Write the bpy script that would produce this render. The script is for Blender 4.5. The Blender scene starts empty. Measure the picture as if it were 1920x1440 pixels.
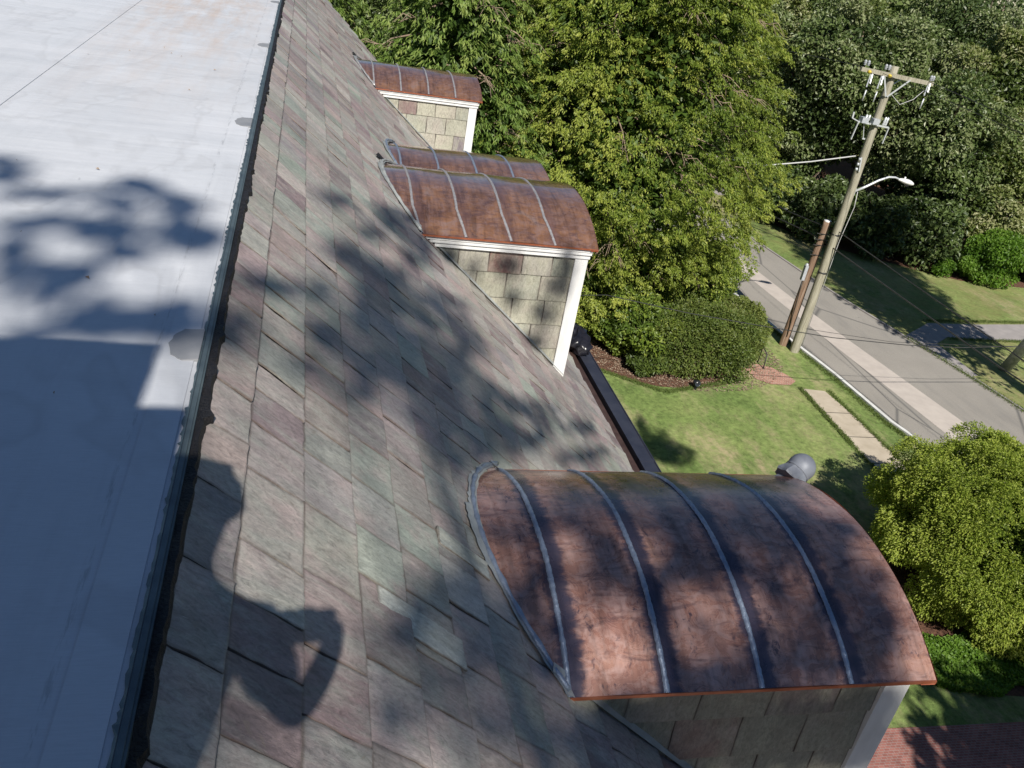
import bpy, math, random
import numpy as np
from mathutils import Vector, Matrix
R = math.radians
rnd = random.Random(7)
rng = np.random.default_rng(11)
scene = bpy.context.scene

# ------------------------------------------------------------------ camera, light, exposure
CR = np.array([[0.96679333, -0.19808581, 0.16147033],
               [0.04498039, -0.49007271, -0.87052025],
               [0.25156991, 0.84887617, -0.46488906]])
cam_d = bpy.data.cameras.new("camera"); cam = bpy.data.objects.new("camera", cam_d)
scene.collection.objects.link(cam); scene.camera = cam
cam_d.sensor_width = 36; cam_d.lens = 1645.9 / 1920 * 36; cam_d.clip_start = .05; cam_d.clip_end = 2000
cam.matrix_world = Matrix(((CR[0][0], -CR[1][0], -CR[2][0], 0), (CR[0][1], -CR[1][1], -CR[2][1], 0),
                           (CR[0][2], -CR[1][2], -CR[2][2], 1.4), (0, 0, 0, 1)))
LD = np.array([.035, .728, -.685]); LD = LD / np.linalg.norm(LD)       # the way the sunlight travels
sun_d = bpy.data.lights.new("sun", 'SUN'); sun = bpy.data.objects.new("sun", sun_d)
scene.collection.objects.link(sun)
sun_d.energy = 5.0; sun_d.angle = R(.53); sun_d.color = (1, .95, .86)
sun.rotation_euler = Vector(LD).to_track_quat('-Z', 'Y').to_euler()
w = bpy.data.worlds.new("World"); scene.world = w; w.use_nodes = True
nt = w.node_tree; sky = nt.nodes.new('ShaderNodeTexSky'); sky.sky_type = 'NISHITA'; sky.sun_disc = False
sky.sun_elevation = math.asin(-LD[2]); sky.sun_rotation = math.atan2(-LD[0], -LD[1])
sky.air_density = 1.0; sky.dust_density = 0.0; sky.ozone_density = 4.0
nt.links.new(sky.outputs[0], nt.nodes['Background'].inputs[0]); nt.nodes['Background'].inputs[1].default_value = .056
scene.view_settings.view_transform = 'Standard'; scene.view_settings.look = 'None'
scene.view_settings.exposure = .30; scene.view_settings.gamma = 1
scene.render.engine = 'CYCLES'
scene.cycles.max_bounces = 6; scene.cycles.transparent_max_bounces = 4

# ------------------------------------------------------------------ materials
class NT:
    def __init__(s, name):
        s.m = bpy.data.materials.new(name); s.m.use_nodes = True
        s.t = s.m.node_tree; s.b = s.t.nodes['Principled BSDF']; s.out = s.t.nodes['Material Output']
        s.co = s.t.nodes.new('ShaderNodeTexCoord')
    def n(s, typ, **kw):
        o = s.t.nodes.new(typ)
        for k, v in kw.items(): setattr(o, k, v)
        return o
    def l(s, a, b): s.t.links.new(a, b)
    def obj(s): return s.co.outputs['Object']
    def mapv(s, vec, scale=(1, 1, 1), rot=(0, 0, 0), loc=(0, 0, 0)):
        m = s.n('ShaderNodeMapping'); s.l(vec, m.inputs[0]); m.inputs[1].default_value = loc
        m.inputs[2].default_value = rot; m.inputs[3].default_value = scale; return m.outputs[0]
    def noise(s, vec, sc, det=4, rough=.55, dist=0):
        o = s.n('ShaderNodeTexNoise'); s.l(vec, o.inputs['Vector']); o.inputs['Scale'].default_value = sc
        o.inputs['Detail'].default_value = det; o.inputs['Roughness'].default_value = rough
        o.inputs['Distortion'].default_value = dist; return o.outputs[0]
    def ramp(s, f, stops, interp='LINEAR'):
        r = s.n('ShaderNodeValToRGB'); r.color_ramp.interpolation = interp; e = r.color_ramp.elements
        while len(e) > 1: e.remove(e[-1])
        for i, (p, c) in enumerate(stops):
            c = (c, c, c) if not hasattr(c, '__len__') else c
            q = e[0] if i == 0 else e.new(p)
            q.position = p; q.color = (*c, 1)
        s.l(f, r.inputs[0]); return r.outputs[0]
    def mix(s, f, a, b, mode='MIX'):
        m = s.n('ShaderNodeMix', data_type='RGBA', blend_type=mode)
        for sock, v in ((m.inputs[0], f), (m.inputs[6], a), (m.inputs[7], b)):
            if isinstance(v, bpy.types.NodeSocket): s.l(v, sock)
            elif hasattr(v, '__len__'): sock.default_value = (*v, 1)
            else: sock.default_value = v
        return m.outputs[2]
    def math(s, op, a, b=0.0):
        m = s.n('ShaderNodeMath', operation=op)
        for sock, v in ((m.inputs[0], a), (m.inputs[1], b)):
            if isinstance(v, bpy.types.NodeSocket): s.l(v, sock)
            else: sock.default_value = v
        return m.outputs[0]
    def xyz(s, v):
        o = s.n('ShaderNodeSeparateXYZ'); s.l(v, o.inputs[0]); return o.outputs
    def attr(s, name):
        o = s.n('ShaderNodeAttribute'); o.attribute_name = name; return o
    def bump(s, h, st=.5, d=.01, nrm=None):
        b = s.n('ShaderNodeBump'); b.inputs['Strength'].default_value = st; b.inputs['Distance'].default_value = d
        s.l(h, b.inputs['Height'])
        if nrm: s.l(nrm, b.inputs['Normal'])
        return b.outputs[0]
    def fin(s, col=None, rough=.6, metal=0, nrm=None, spec=None):
        for k, v in (('Base Color', col), ('Roughness', rough), ('Metallic', metal), ('Normal', nrm), ('Specular IOR Level', spec)):
            if v is None: continue
            if isinstance(v, bpy.types.NodeSocket): s.l(v, s.b.inputs[k])
            elif hasattr(v, '__len__'): s.b.inputs[k].default_value = (*v, 1)
            else: s.b.inputs[k].default_value = v
        return s.m

def simple(name, c1, c2, sc=8, rough=.6, metal=0, bump=.2, bd=.005, det=6, stretch=(1, 1, 1)):
    s = NT(name); v = s.mapv(s.obj(), stretch)
    f = s.noise(v, sc, det, .6); c = s.ramp(f, [(.3, c1), (.7, c2)])
    return s.fin(c, rough, metal, s.bump(s.noise(v, sc * 4, 5, .6), bump, bd))

def m_membrane():
    s = NT('membrane'); o = s.obj(); x = s.xyz(o)
    base = s.ramp(s.noise(o, 1.2, 6, .6), [(.3, (.53, .55, .59)), (.7, (.60, .615, .655))])
    fine = s.ramp(s.noise(s.mapv(o, (3, 40, 1), (0, 0, R(20))), 6, 5, .7), [(.35, .93), (.65, 1.03)])
    base = s.mix(1, base, fine, 'MULTIPLY')
    # dried brown water stain towards the far end of the roof
    near = s.math('MULTIPLY', s.ramp(s.math('MULTIPLY', x[1], .05), [(.26, 0), (.52, 1)]),
                  s.ramp(s.math('MULTIPLY', s.math('ABSOLUTE', s.math('ADD', x[0], 1.0)), 1.0), [(.35, 1), (.8, 0)]))
    st = s.math('MULTIPLY', near, s.ramp(s.noise(s.mapv(o, (3, .5, 1)), 2.0, 5, .7), [(.38, 0), (.7, .75)]))
    base = s.mix(st, base, (.50, .38, .30))
    sp = s.ramp(s.noise(s.mapv(o, (1, 2.5, 1)), 9, 3, .8, 2), [(.74, 0), (.78, .55)])
    base = s.mix(sp, base, (.18, .17, .16))
    # dirt gathered along the cover strip near the edge
    d = s.math('MULTIPLY', s.ramp(s.math('ABSOLUTE', s.math('ADD', x[0], .40)), [(.002, 1), (.012, 0)]),
               s.ramp(s.noise(s.mapv(o, (30, 3, 1)), 2, 4, .8), [(.48, 0), (.62, .6)]))
    base = s.mix(d, base, (.25, .26, .28))
    pond = s.ramp(s.noise(s.mapv(o, (1, .6, 1)), .9, 4, .6, .5), [(.49, 0), (.505, .22), (.53, .04), (.7, .10)])
    base = s.mix(pond, base, (.34, .34, .35))
    streak = s.ramp(s.noise(s.mapv(o, (2.5, .12, 1), (0, 0, R(-6))), 3, 5, .7), [(.5, 0), (.72, .22)])
    base = s.mix(streak, base, (.36, .37, .40))
    return s.fin(base, .55, 0, s.bump(s.noise(o, 25, 5, .6), .25, .004, s.bump(s.noise(s.mapv(o, (.4, 2, 1)), 1.5, 3, .5), .5, .03)))

def m_slate(name, vert=False):
    s = NT(name); tint = s.attr('tint').outputs['Color']; pc = s.attr('pc').outputs['Vector']
    a = s.noise(s.mapv(pc, (1.0, 2.6, 1), (0, 0, R(14))), 3.2, 8, .62, .6)
    b = s.noise(s.mapv(pc, (1.2, 4, 1), (0, 0, R(28))), 8, 9, .75, .8)
    c = s.noise(s.mapv(pc, (1.3, 2.4, 1), (0, 0, R(30))), 26, 9, .78, .6)
    col = s.mix(s.ramp(a, [(.46, 0), (.62, .55)]), tint, (.375, .39, .345) if not vert else (.36, .35, .27))
    col = s.mix(s.ramp(s.noise(pc, 3.4, 6, .65), [(.50, 0), (.66, .6)]), col, (.45, .34, .33) if not vert else (.38, .33, .29))
    col = s.mix(1, col, s.ramp(b, [(.28, .74), (.48, .98), (.72, 1.16)]), 'MULTIPLY')
    col = s.mix(1, col, s.ramp(c, [(.34, .62), (.5, .98), (.68, 1.26)]), 'MULTIPLY')
    col = s.mix(s.ramp(s.noise(s.mapv(pc, (2, 3, 1)), 22, 3, .8), [(.70, 0), (.76, .5)]), col, (.52, .52, .48))
    big = s.noise(s.mapv(s.obj(), (.8, 1.6, 1)), 1.1, 7, .68, .4)
    col = s.mix(1, col, s.ramp(big, [(.32, .78), (.5, 1.0), (.68, 1.12)]), 'MULTIPLY')
    sp = s.noise(s.mapv(pc, (1, 1, 1)), 12, 4, .75, 1.0)
    col = s.mix(s.ramp(sp, [(.64, 0), (.69, .55)]), col, (.24, .20, .17))
    col = s.mix(s.ramp(s.noise(s.mapv(pc, (.35, 3.2, 1), (0, 0, R(-24))), 26, 3, .6), [(.72, 0), (.745, .5)]), col, (.60, .58, .54))
    e = s.attr('edge').outputs['Fac']
    col = s.mix(s.math('MULTIPLY', e, s.ramp(s.noise(pc, 9, 4, .7), [(.3, .45), (.6, 1)])), col, (.12, .092, .08))
    n1 = s.bump(a, .35, .014); n2 = s.bump(b, .45, .007, n1); n3 = s.bump(s.noise(s.mapv(pc, (1, 3, 1)), 60, 5, .7), .35, .003, n2)
    return s.fin(col, s.ramp(a, [(.3, .42), (.7, .62)]), 0, n3, .5)

def m_copper(name, ribs, dull):
    s = NT(name); o = s.obj(); x = s.xyz(o)
    a = s.noise(o, 3.0, 7, .65, .6); b = s.noise(s.mapv(o, (1, 1, 1)), 11, 8, .72, 1.2)
    c = s.noise(s.mapv(o, (1.6, .8, 1), (0, 0, R(40))), 13, 8, .8, .5)
    if dull: cols = [(.26, (.20, .095, .085)), (.42, (.34, .17, .13)), (.6, (.43, .23, .175)), (.76, (.54, .30, .20))]
    else: cols = [(.28, (.14, .07, .05)), (.44, (.27, .135, .08)), (.58, (.38, .19, .105)), (.74, (.36, .25, .21))]
    col = s.ramp(a, cols)
    col = s.mix(s.ramp(b, [(.44, 0), (.62, .55)]), col, (.58, .40, .36) if dull else (.36, .24, .23))
    sm = s.noise(s.mapv(o, (.7, 2.2, 1), (0, 0, R(-35))), 6, 7, .75, 1.5)
    col = s.mix(s.ramp(sm, [(.50, 0), (.66, .8)]), col, (.13, .075, .075) if dull else (.14, .08, .08))
    col = s.mix(s.ramp(c, [(.57, 0), (.63, .85 if dull else .3)]), col, (.06, .045, .065))
    # flux stain: blackened copper on both sides of every soldered seam
    wob = s.math('MULTIPLY', s.math('SUBTRACT', s.noise(s.mapv(o, (1, 3, 3)), 6, 6, .75), .5), .12)
    st = None
    for r_ in ribs:
        d = s.math('ABSOLUTE', s.math('SUBTRACT', s.math('ADD', x[0], wob), r_ + (.02 if dull else 0)))
        k = s.ramp(d, [(.018, .95 if dull else .5), (.04, .85 if dull else .25), (.066, 0)])
        st = k if st is None else s.math('MAXIMUM', st, k)
    col = s.mix(st, col, (.045, .045, .075) if dull else (.16, .09, .09))
    run = s.noise(s.mapv(o, (9, .7, 1)), 2.2, 6, .7, .3)
    col = s.mix(1, col, s.ramp(run, [(.34, .62), (.5, 1.0), (.66, 1.18)]), 'MULTIPLY')
    rg = s.ramp(b, [(.3, .20 if dull else .10), (.7, .38 if dull else .20)])
    n = s.bump(s.noise(o, 2.0, 3, .5), .5, .05); n = s.bump(b, .10, .006, n)
    s.b.inputs['Coat Weight'].default_value = .35 if dull else .8; s.b.inputs['Coat Roughness'].default_value = .22 if dull else .10
    return s.fin(col, rg, .38 if dull else .5, n)

def m_solder(name, c1, c2, rough=.42):
    s = NT(name); o = s.obj()
    return s.fin(s.ramp(s.noise(o, 30, 5, .7), [(.3, c1), (.7, c2)]), rough, .55, s.bump(s.noise(o, 70, 4, .7), .9, .004))

def m_ground():
    s = NT('lawn_grass'); o = s.obj()
    g = s.ramp(s.noise(o, .35, 6, .6), [(.32, (.105, .165, .045)), (.5, (.17, .235, .07)), (.68, (.24, .29, .10))])
    f = s.ramp(s.noise(s.mapv(o, (1, 1, 1)), 7, 8, .75), [(.32, .48), (.5, 1), (.68, 1.5)])
    g = s.mix(1, g, f, 'MULTIPLY')
    dry = s.math('MULTIPLY', s.ramp(s.noise(s.mapv(o, (1, .35, 1), (0, 0, R(12))), .55, 6, .75), [(.46, 0), (.64, .9)]),
                 s.ramp(s.noise(o, 5, 6, .8), [(.4, .2), (.6, 1)]))
    g = s.mix(dry, g, (.46, .37, .23))
    x = s.xyz(o)
    far = s.ramp(s.math('MULTIPLY', x[0], .02), [(.43, 0), (.47, .5)])      # the verge over the road is drier
    g = s.mix(s.math('MULTIPLY', far, s.ramp(s.noise(o, 1.1, 5, .7), [(.35, 0), (.6, 1)])), g, (.24, .215, .09))
    h = s.noise(o, 28, 6, .8)
    return s.fin(g, .85, 0, s.bump(h, .8, .03), .2)

def m_leaf(name, c1, c2, c3, rough=.5, trans=.35, spec=.4, glint=0):
    s = NT(name); t = s.attr('tint').outputs['Fac']
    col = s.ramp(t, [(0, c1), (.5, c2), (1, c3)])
    s.fin(col, rough, 0, None, spec)
    tr = s.n('ShaderNodeBsdfTranslucent'); s.l(s.mix(1, col, (1.25, 1.35, .6), 'MULTIPLY'), tr.inputs[0])
    mx = s.n('ShaderNodeMixShader'); mx.inputs[0].default_value = trans
    s.l(s.b.outputs[0], mx.inputs[1]); s.l(tr.outputs[0], mx.inputs[2]); s.l(mx.outputs[0], s.out.inputs[0])
    return s.m

def m_asphalt():
    s = NT('asphalt'); o = s.obj()
    c = s.ramp(s.noise(o, .4, 6, .6), [(.3, (.27, .25, .225)), (.7, (.325, .30, .27))])
    c = s.mix(1, c, s.ramp(s.noise(o, 40, 4, .8), [(.3, .8), (.7, 1.15)]), 'MULTIPLY')
    cr = s.n('ShaderNodeTexVoronoi', feature='DISTANCE_TO_EDGE'); s.l(s.mapv(o, (.25, .1, 1)), cr.inputs['Vector']); cr.inputs['Scale'].default_value = 1
    c = s.mix(s.ramp(cr.outputs[0], [(.0, .8), (.012, 0)]), c, (.08, .08, .08))
    c = s.mix(s.ramp(s.noise(s.mapv(o, (1.2, .18, 1), (0, 0, R(5))), 1.4, 6, .7), [(.52, 0), (.7, .5)]), c, (.20, .19, .18))
    c = s.mix(s.ramp(s.noise(o, 2.6, 5, .8), [(.66, 0), (.72, .6)]), c, (.13, .12, .115))
    return s.fin(c, .85, 0, s.bump(s.noise(o, 60, 4, .7), .5, .01))

def m_brick(name, c1, c2, mo, sc, rot=0, off=.5, bw=.5, rh=.25):
    s = NT(name); b = s.n('ShaderNodeTexBrick'); s.l(s.mapv(s.obj(), (1, 1, 1), (0, 0, rot)), b.inputs['Vector'])
    b.offset = off; b.inputs['Color1'].default_value = (*c1, 1); b.inputs['Color2'].default_value = (*c2, 1)
    b.inputs['Mortar'].default_value = (*mo, 1); b.inputs['Scale'].default_value = sc
    b.inputs['Mortar Size'].default_value = .022; b.inputs['Brick Width'].default_value = bw; b.inputs['Row Height'].default_value = rh
    c = s.mix(1, b.outputs[0], s.ramp(s.noise(s.obj(), 3, 6, .7), [(.3, .7), (.7, 1.2)]), 'MULTIPLY')
    return s.fin(c, .85, 0, s.bump(b.outputs[1], -.5, .01))

def m_wood(name, c1, c2, c3):
    s = NT(name); o = s.obj()
    f = s.noise(s.mapv(o, (9, 9, .5)), 3, 7, .7, .4)
    c = s.ramp(f, [(.3, c1), (.5, c2), (.7, c3)])
    c = s.mix(s.ramp(s.noise(s.mapv(o, (22, 22, .7)), 2, 4, .7), [(.6, 0), (.68, .8)]), c, (.05, .035, .025))
    return s.fin(c, .85, 0, s.bump(f, .8, .02))

M = {}
M['membrane'] = m_membrane()
M['patch'] = simple('grey_patch', (.20, .21, .23), (.31, .31, .32), 6, .5)
M['edge_metal'] = simple('edge_metal', (.07, .095, .11), (.14, .18, .19), 10, .4, .4)
M['tar'] = simple('black_tar', (.003, .003, .005), (.014, .013, .018), 30, .6, 0, 1, .02)
M['underlay'] = simple('underlay', (.012, .012, .014), (.03, .028, .026), 20, .8)
M['slate'] = m_slate('roof_slate'); M['cheek'] = m_slate('cheek_slate', True)
ribs = [1.12, 1.53, 1.955, 2.375]
M['copper_dull'] = m_copper('aged_copper', ribs, True); M['copper'] = m_copper('copper', ribs, False)
M['copper_edge'] = simple('copper_edge', (.55, .16, .08), (.75, .28, .16), 12, .35, .7)
M['solder'] = m_solder('solder', (.20, .25, .34), (.40, .46, .56)); M['solder_w'] = m_solder('bright_solder', (.34, .33, .34), (.60, .58, .58))
M['lead'] = simple('lead_flashing', (.26, .275, .28), (.42, .44, .43), 9, .5, .2)
M['white'] = simple('white_paint', (.62, .62, .61), (.80, .80, .80), 5, .5, 0, .15, .004, 8, (2, 2, .6))
M['gutter'] = simple('gutter_metal', (.04, .045, .07), (.075, .08, .11), 5, .42, .5)
M['gutter_in'] = simple('gutter_lining', (.05, .028, .024), (.10, .06, .05), 8, .5, .3)
M['ground'] = m_ground(); M['asphalt'] = m_asphalt()
M['concrete'] = simple('concrete_strip', (.44, .39, .355), (.52, .465, .42), 2.5, .85, 0, .3)
M['kerb'] = simple('kerb_stone', (.55, .55, .54), (.72, .72, .70), 4, .8)
M['walk'] = simple('walk_concrete', (.40, .34, .26), (.52, .45, .36), 2, .9, 0, .4)
M['path'] = simple('path_grey', (.26, .24, .235), (.36, .33, .32), 2, .9)
M['brick_drive'] = m_brick('brick_drive', (.25, .09, .075), (.34, .14, .115), (.30, .24, .22), 4.6, R(0))
M['brick_land'] = m_brick('brick_landing', (.38, .17, .12), (.44, .22, .16), (.50, .42, .36), 3.4, R(30))
M['mulch'] = simple('mulch', (.06, .028, .018), (.21, .10, .06), 14, .95, 0, 1, .04)
M['wall'] = m_brick('house_brick', (.30, .12, .09), (.38, .17, .12), (.4, .36, .32), 4)
M['pole'] = m_wood('pole_wood', (.20, .185, .135), (.34, .315, .24), (.44, .42, .34))
M['pole_red'] = m_wood('pole_wood_red', (.10, .06, .04), (.24, .15, .10), (.34, .27, .21))
M['metal'] = simple('galvanised', (.50, .52, .55), (.68, .70, .72), 20, .4, .3)
M['ins'] = simple('insulator', (.30, .32, .36), (.50, .52, .55), 20, .25)
M['yellow'] = simple('yellow_tag', (.55, .42, .04), (.65, .5, .06), 20, .5)
M['black'] = simple('black_plastic', (.006, .006, .009), (.02, .02, .028), 14, .28)
M['wire'] = simple('wire', (.02, .02, .022), (.05, .05, .05), 5, .5); M['wire_pale'] = simple('pale_wire', (.42, .42, .42), (.55, .55, .55), 5, .5)
M['bark'] = m_wood('bark', (.09, .06, .045), (.18, .13, .10), (.27, .21, .16))
M['bark_pale'] = simple('pale_bark', (.22, .26, .22), (.56, .58, .52), 5, .9, 0, .6, .03)
M['twig'] = simple('twig', (.20, .14, .10), (.34, .26, .19), 4, .9)
M['cap'] = simple('grey_cap', (.12, .13, .16), (.20, .215, .25), 9, .55, .1)  # caps are white; the near one's shade is put into this grey
M['glass'] = simple('window_glass', (.02, .025, .03), (.04, .045, .05), 2, .05)
M['chimney'] = m_brick('chimney_brick', (.30, .12, .09), (.38, .17, .12), (.4, .36, .32), 5)
M['lf_ever'] = m_leaf('evergreen_leaf', (.045, .09, .014), (.165, .225, .030), (.38, .41, .085), .5, .22, .4)
M['lf_hem'] = m_leaf('hemlock_leaf', (.035, .07, .012), (.14, .22, .042), (.28, .34, .09), .5, .25, .35)
M['lf_dec'] = m_leaf('broad_leaf', (.03, .055, .014), (.125, .175, .05), (.31, .33, .18), .45, .22, .5)
M['lf_dec2'] = m_leaf('broad_leaf_pale', (.05, .085, .018), (.18, .225, .06), (.37, .36, .20), .45, .3, .55)
M['lf_yew'] = m_leaf('yew_leaf', (.06, .10, .012), (.20, .27, .032), (.36, .41, .08), .5, .3, .3)
M['lf_bright'] = m_leaf('bright_leaf', (.06, .13, .015), (.14, .26, .03), (.24, .36, .07), .5, .45, .4)
M['lf_box'] = m_leaf('hedge_leaf', (.045, .07, .014), (.10, .145, .028), (.20, .23, .06), .5, .25, .4)
M['lf_grass'] = m_leaf('tall_grass', (.07, .11, .025), (.13, .18, .045), (.22, .25, .09), .6, .3, .3)
M['skin'] = simple('skin', (.45, .27, .2), (.5, .3, .22)); M['cloth'] = simple('work_shirt', (.04, .06, .11), (.06, .08, .14)); M['jeans'] = simple('work_trousers', (.05, .05, .06), (.07, .07, .08))

# ------------------------------------------------------------------ builders
def link(o, parent=None):
    scene.collection.objects.link(o)
    if parent: o.parent = parent
    return o
def tag(o, label=None, cat=None, group=None, kind=None):
    for k, v in (('label', label), ('category', cat), ('group', group), ('kind', kind)):
        if v: o[k] = v
    return o
def empty(name, loc=(0, 0, 0), label=None, cat=None, group=None):
    o = bpy.data.objects.new(name, None); o.location = loc; o.empty_display_size = .2
    return tag(link(o), label, cat, group)
def npmesh(name, V, F, mat, parent=None, smooth=False, attrs=None, org=(0, 0, 0)):
    V = np.asarray(V, np.float32) - np.asarray(org, np.float32); F = np.asarray(F, np.int32)
    me = bpy.data.meshes.new(name); n, k = F.shape
    me.vertices.add(len(V)); me.vertices.foreach_set('co', V.ravel())
    me.loops.add(n * k); me.loops.foreach_set('vertex_index', F.ravel())
    me.polygons.add(n); me.polygons.foreach_set('loop_start', np.arange(n, dtype=np.int32) * k)
    me.polygons.foreach_set('use_smooth', np.full(n, smooth, bool))
    for an, (typ, arr) in (attrs or {}).items():
        at = me.attributes.new(an, typ, 'POINT')
        at.data.foreach_set({'FLOAT': 'value', 'FLOAT_VECTOR': 'vector', 'FLOAT_COLOR': 'color'}[typ], np.asarray(arr, np.float32).ravel())
    me.update(calc_edges=True); me.materials.append(M[mat] if isinstance(mat, str) else mat)
    o = bpy.data.objects.new(name, me); link(o, parent)
    if parent is None: o.location = org
    return o
class MB:
    def __init__(s): s.v = []; s.f = []; s.sm = []
    def poly(s, pts, sm=False):
        i = len(s.v); s.v += [tuple(p) for p in pts]; s.f.append(list(range(i, i + len(pts)))); s.sm.append(sm)
    def mesh(s, V, F, sm=False):
        i = len(s.v); s.v += [tuple(p) for p in V]; s.f += [[a + i for a in f] for f in F]; s.sm += [sm] * len(F)
    def box(s, lo, hi, rz=0, piv=None):
        x0, y0, z0 = lo; x1, y1, z1 = hi
        V = [(x0, y0, z0), (x1, y0, z0), (x1, y1, z0), (x0, y1, z0), (x0, y0, z1), (x1, y0, z1), (x1, y1, z1), (x0, y1, z1)]
        if rz:
            px, py = piv or ((x0 + x1) / 2, (y0 + y1) / 2); c, n = math.cos(rz), math.sin(rz)
            V = [(px + (x - px) * c - (y - py) * n, py + (x - px) * n + (y - py) * c, z) for x, y, z in V]
        s.mesh(V, [[0, 3, 2, 1], [4, 5, 6, 7], [0, 1, 5, 4], [1, 2, 6, 5], [2, 3, 7, 6], [3, 0, 4, 7]])
    def bar(s, a, b, w, h=None, up=(0, 0, 1)):
        a = Vector(a); b = Vector(b); d = (b - a).normalized(); h = h or w
        sd = d.cross(Vector(up));
        if sd.length < 1e-4: sd = d.cross(Vector((1, 0, 0)))
        sd.normalize(); u = sd.cross(d)
        V = [p + sd * i * w / 2 + u * j * h / 2 for p in (a, b) for i, j in ((-1, -1), (1, -1), (1, 1), (-1, 1))]
        s.mesh(V, [[0, 3, 2, 1], [4, 5, 6, 7], [0, 1, 5, 4], [1, 2, 6, 5], [2, 3, 7, 6], [3, 0, 4, 7]])
    def tube(s, pts, rad, n=8, cap=True):
        pts = [Vector(p) for p in pts]; rs = rad if hasattr(rad, '__len__') else [rad] * len(pts)
        rings = []; ref = None
        for i, p in enumerate(pts):
            d = (pts[min(i + 1, len(pts) - 1)] - pts[max(i - 1, 0)]).normalized()
            if ref is None: ref = Vector((0, 0, 1)) if abs(d.z) < .9 else Vector((1, 0, 0))
            a = d.cross(ref).normalized(); b = a.cross(d).normalized(); ref = b
            rings.append([p + (a * math.cos(t) + b * math.sin(t)) * rs[i] for t in [2 * math.pi * k / n for k in range(n)]])
        V = [q for r in rings for q in r]
        F = [[i * n + k, (i + 1) * n + k, (i + 1) * n + (k + 1) % n, i * n + (k + 1) % n] for i in range(len(pts) - 1) for k in range(n)]
        if cap: F += [list(range(n)), [(len(pts) - 1) * n + k for k in range(n)][::-1]]
        s.mesh(V, F, True)
    def lathe(s, prof, c, axis=(0, 0, 1), n=20):
        ax = Vector(axis).normalized(); q = Vector((0, 0, 1)).rotation_difference(ax); c = Vector(c)
        V = [c + q @ Vector((r * math.cos(t), r * math.sin(t), z)) for r, z in prof for t in [2 * math.pi * k / n for k in range(n)]]
        F = [[i * n + k, i * n + (k + 1) % n, (i + 1) * n + (k + 1) % n, (i + 1) * n + k] for i in range(len(prof) - 1) for k in range(n)]
        s.mesh(V, F, True)
    def build(s, name, mat, parent=None, org=(0, 0, 0)):
        me = bpy.data.meshes.new(name); ox, oy, oz = org
        me.from_pydata([(x - ox, y - oy, z - oz) for x, y, z in s.v], [], s.f)
        me.polygons.foreach_set('use_smooth', s.sm); me.materials.append(M[mat]); me.update()
        o = bpy.data.objects.new(name, me); link(o, parent)
        if parent is None: o.location = org
        return o
def sheet(name, pts, z, mat, kind='structure'):
    m = MB(); m.poly([(x, y, z) for x, y in pts]); return tag(m.build(name, mat), kind=kind)

GZ = -10.5; XE = -.26; TP = .8705; PI_ = .71618; CP, SP = math.cos(PI_), math.sin(PI_)
HIP = 19.9                                                     # far end of the flat deck
def slope_z(x): return -(x - XE) * TP
def on_slope(x, y, h=0): return (x + SP * h, y, slope_z(x) + CP * h)

# ------------------------------------------------------------------ the setting
sheet('ground', [(-900, -900), (900, -900), (900, 900), (-900, 900)], GZ, 'ground')
rl = [(19.6, -40), (19.3, 5), (18.8, 18.7), (18.4, 20.3), (18.2, 23.3), (17.75, 26.5), (17.5, 29.5), (17.2, 33), (16.9, 37), (16.0, 48), (14, 66)]
rr = [(26.2, -40), (25.4, 5), (24.6, 19), (24.4, 21.4), (24.1, 23.6), (23.4, 27), (22.7, 30.5), (22.3, 33.5), (21.8, 38), (21.2, 48), (20, 66)]
sl = [(21.2, -40), (20.7, 5), (20.15, 18), (20.0, 20.3), (19.8, 23), (19.5, 26.5), (19.3, 29.5), (19.05, 33), (18.8, 37), (18, 48), (16.3, 66)]
sr = [(22.9, -40), (22.3, 5), (21.55, 18), (21.3, 20.3), (20.95, 23), (20.5, 26.5), (20.2, 29.5), (19.95, 33), (19.7, 37), (18.9, 48), (17.3, 66)]
def ribbon(name, a, b, z, mat, th=0):
    m = MB()
    for i in range(len(a) - 1):
        m.poly([(*a[i], z), (*b[i], z), (*b[i + 1], z), (*a[i + 1], z)])
        if th:
            m.poly([(*b[i], z), (*b[i], z - th), (*b[i + 1], z - th), (*b[i + 1], z)]); m.poly([(*a[i], z), (*a[i + 1], z), (*a[i + 1], z - th), (*a[i], z - th)])
    return tag(m.build(name, mat), kind='structure')
ribbon('road', rl, rr, GZ + .006, 'asphalt')
ribbon('road_centre_strip', sl, sr, GZ + .011, 'concrete')
ribbon('kerb', [(x - .13, y) for x, y in rl], rl, GZ + .11, 'kerb', .12)
ribbon('kerb', rr, [(x + .10, y) for x, y in rr], GZ + .05, 'path', .06)
ribbon('pavement', [(16.15, -6), (16.15, 10), (16.2, 19.1), (16.2, 20.9), (16.3, 22.3)], [(17.3, -6), (17.3, 10), (17.3, 19.1), (17.25, 20.7), (17.1, 22.2)], GZ + .02, 'walk', .03)
m = MB()
for y in (-4.5, -3, -1.5, 0, 1.5, 3, 4.5, 6, 7.5, 9, 10.5, 12, 13.5, 15, 16.5, 18, 19.4, 20.8): m.box((16.15, y - .012, GZ), (17.3, y + .012, GZ + .024))
tag(m.build('pavement_joints', 'underlay'), kind='structure')
sheet('brick_landing', [(14.8, 23.5), (15.3, 23.95), (15.9, 23.7), (16.25, 23.2), (16.35, 22.8), (16.0, 22.5), (15.3, 22.5), (14.9, 22.8)], GZ + .022, 'brick_land')
sheet('driveway', [(5, 9.3), (15.9, 9.15), (15.9, -4), (5, -4)], GZ + .014, 'brick_drive')
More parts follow.
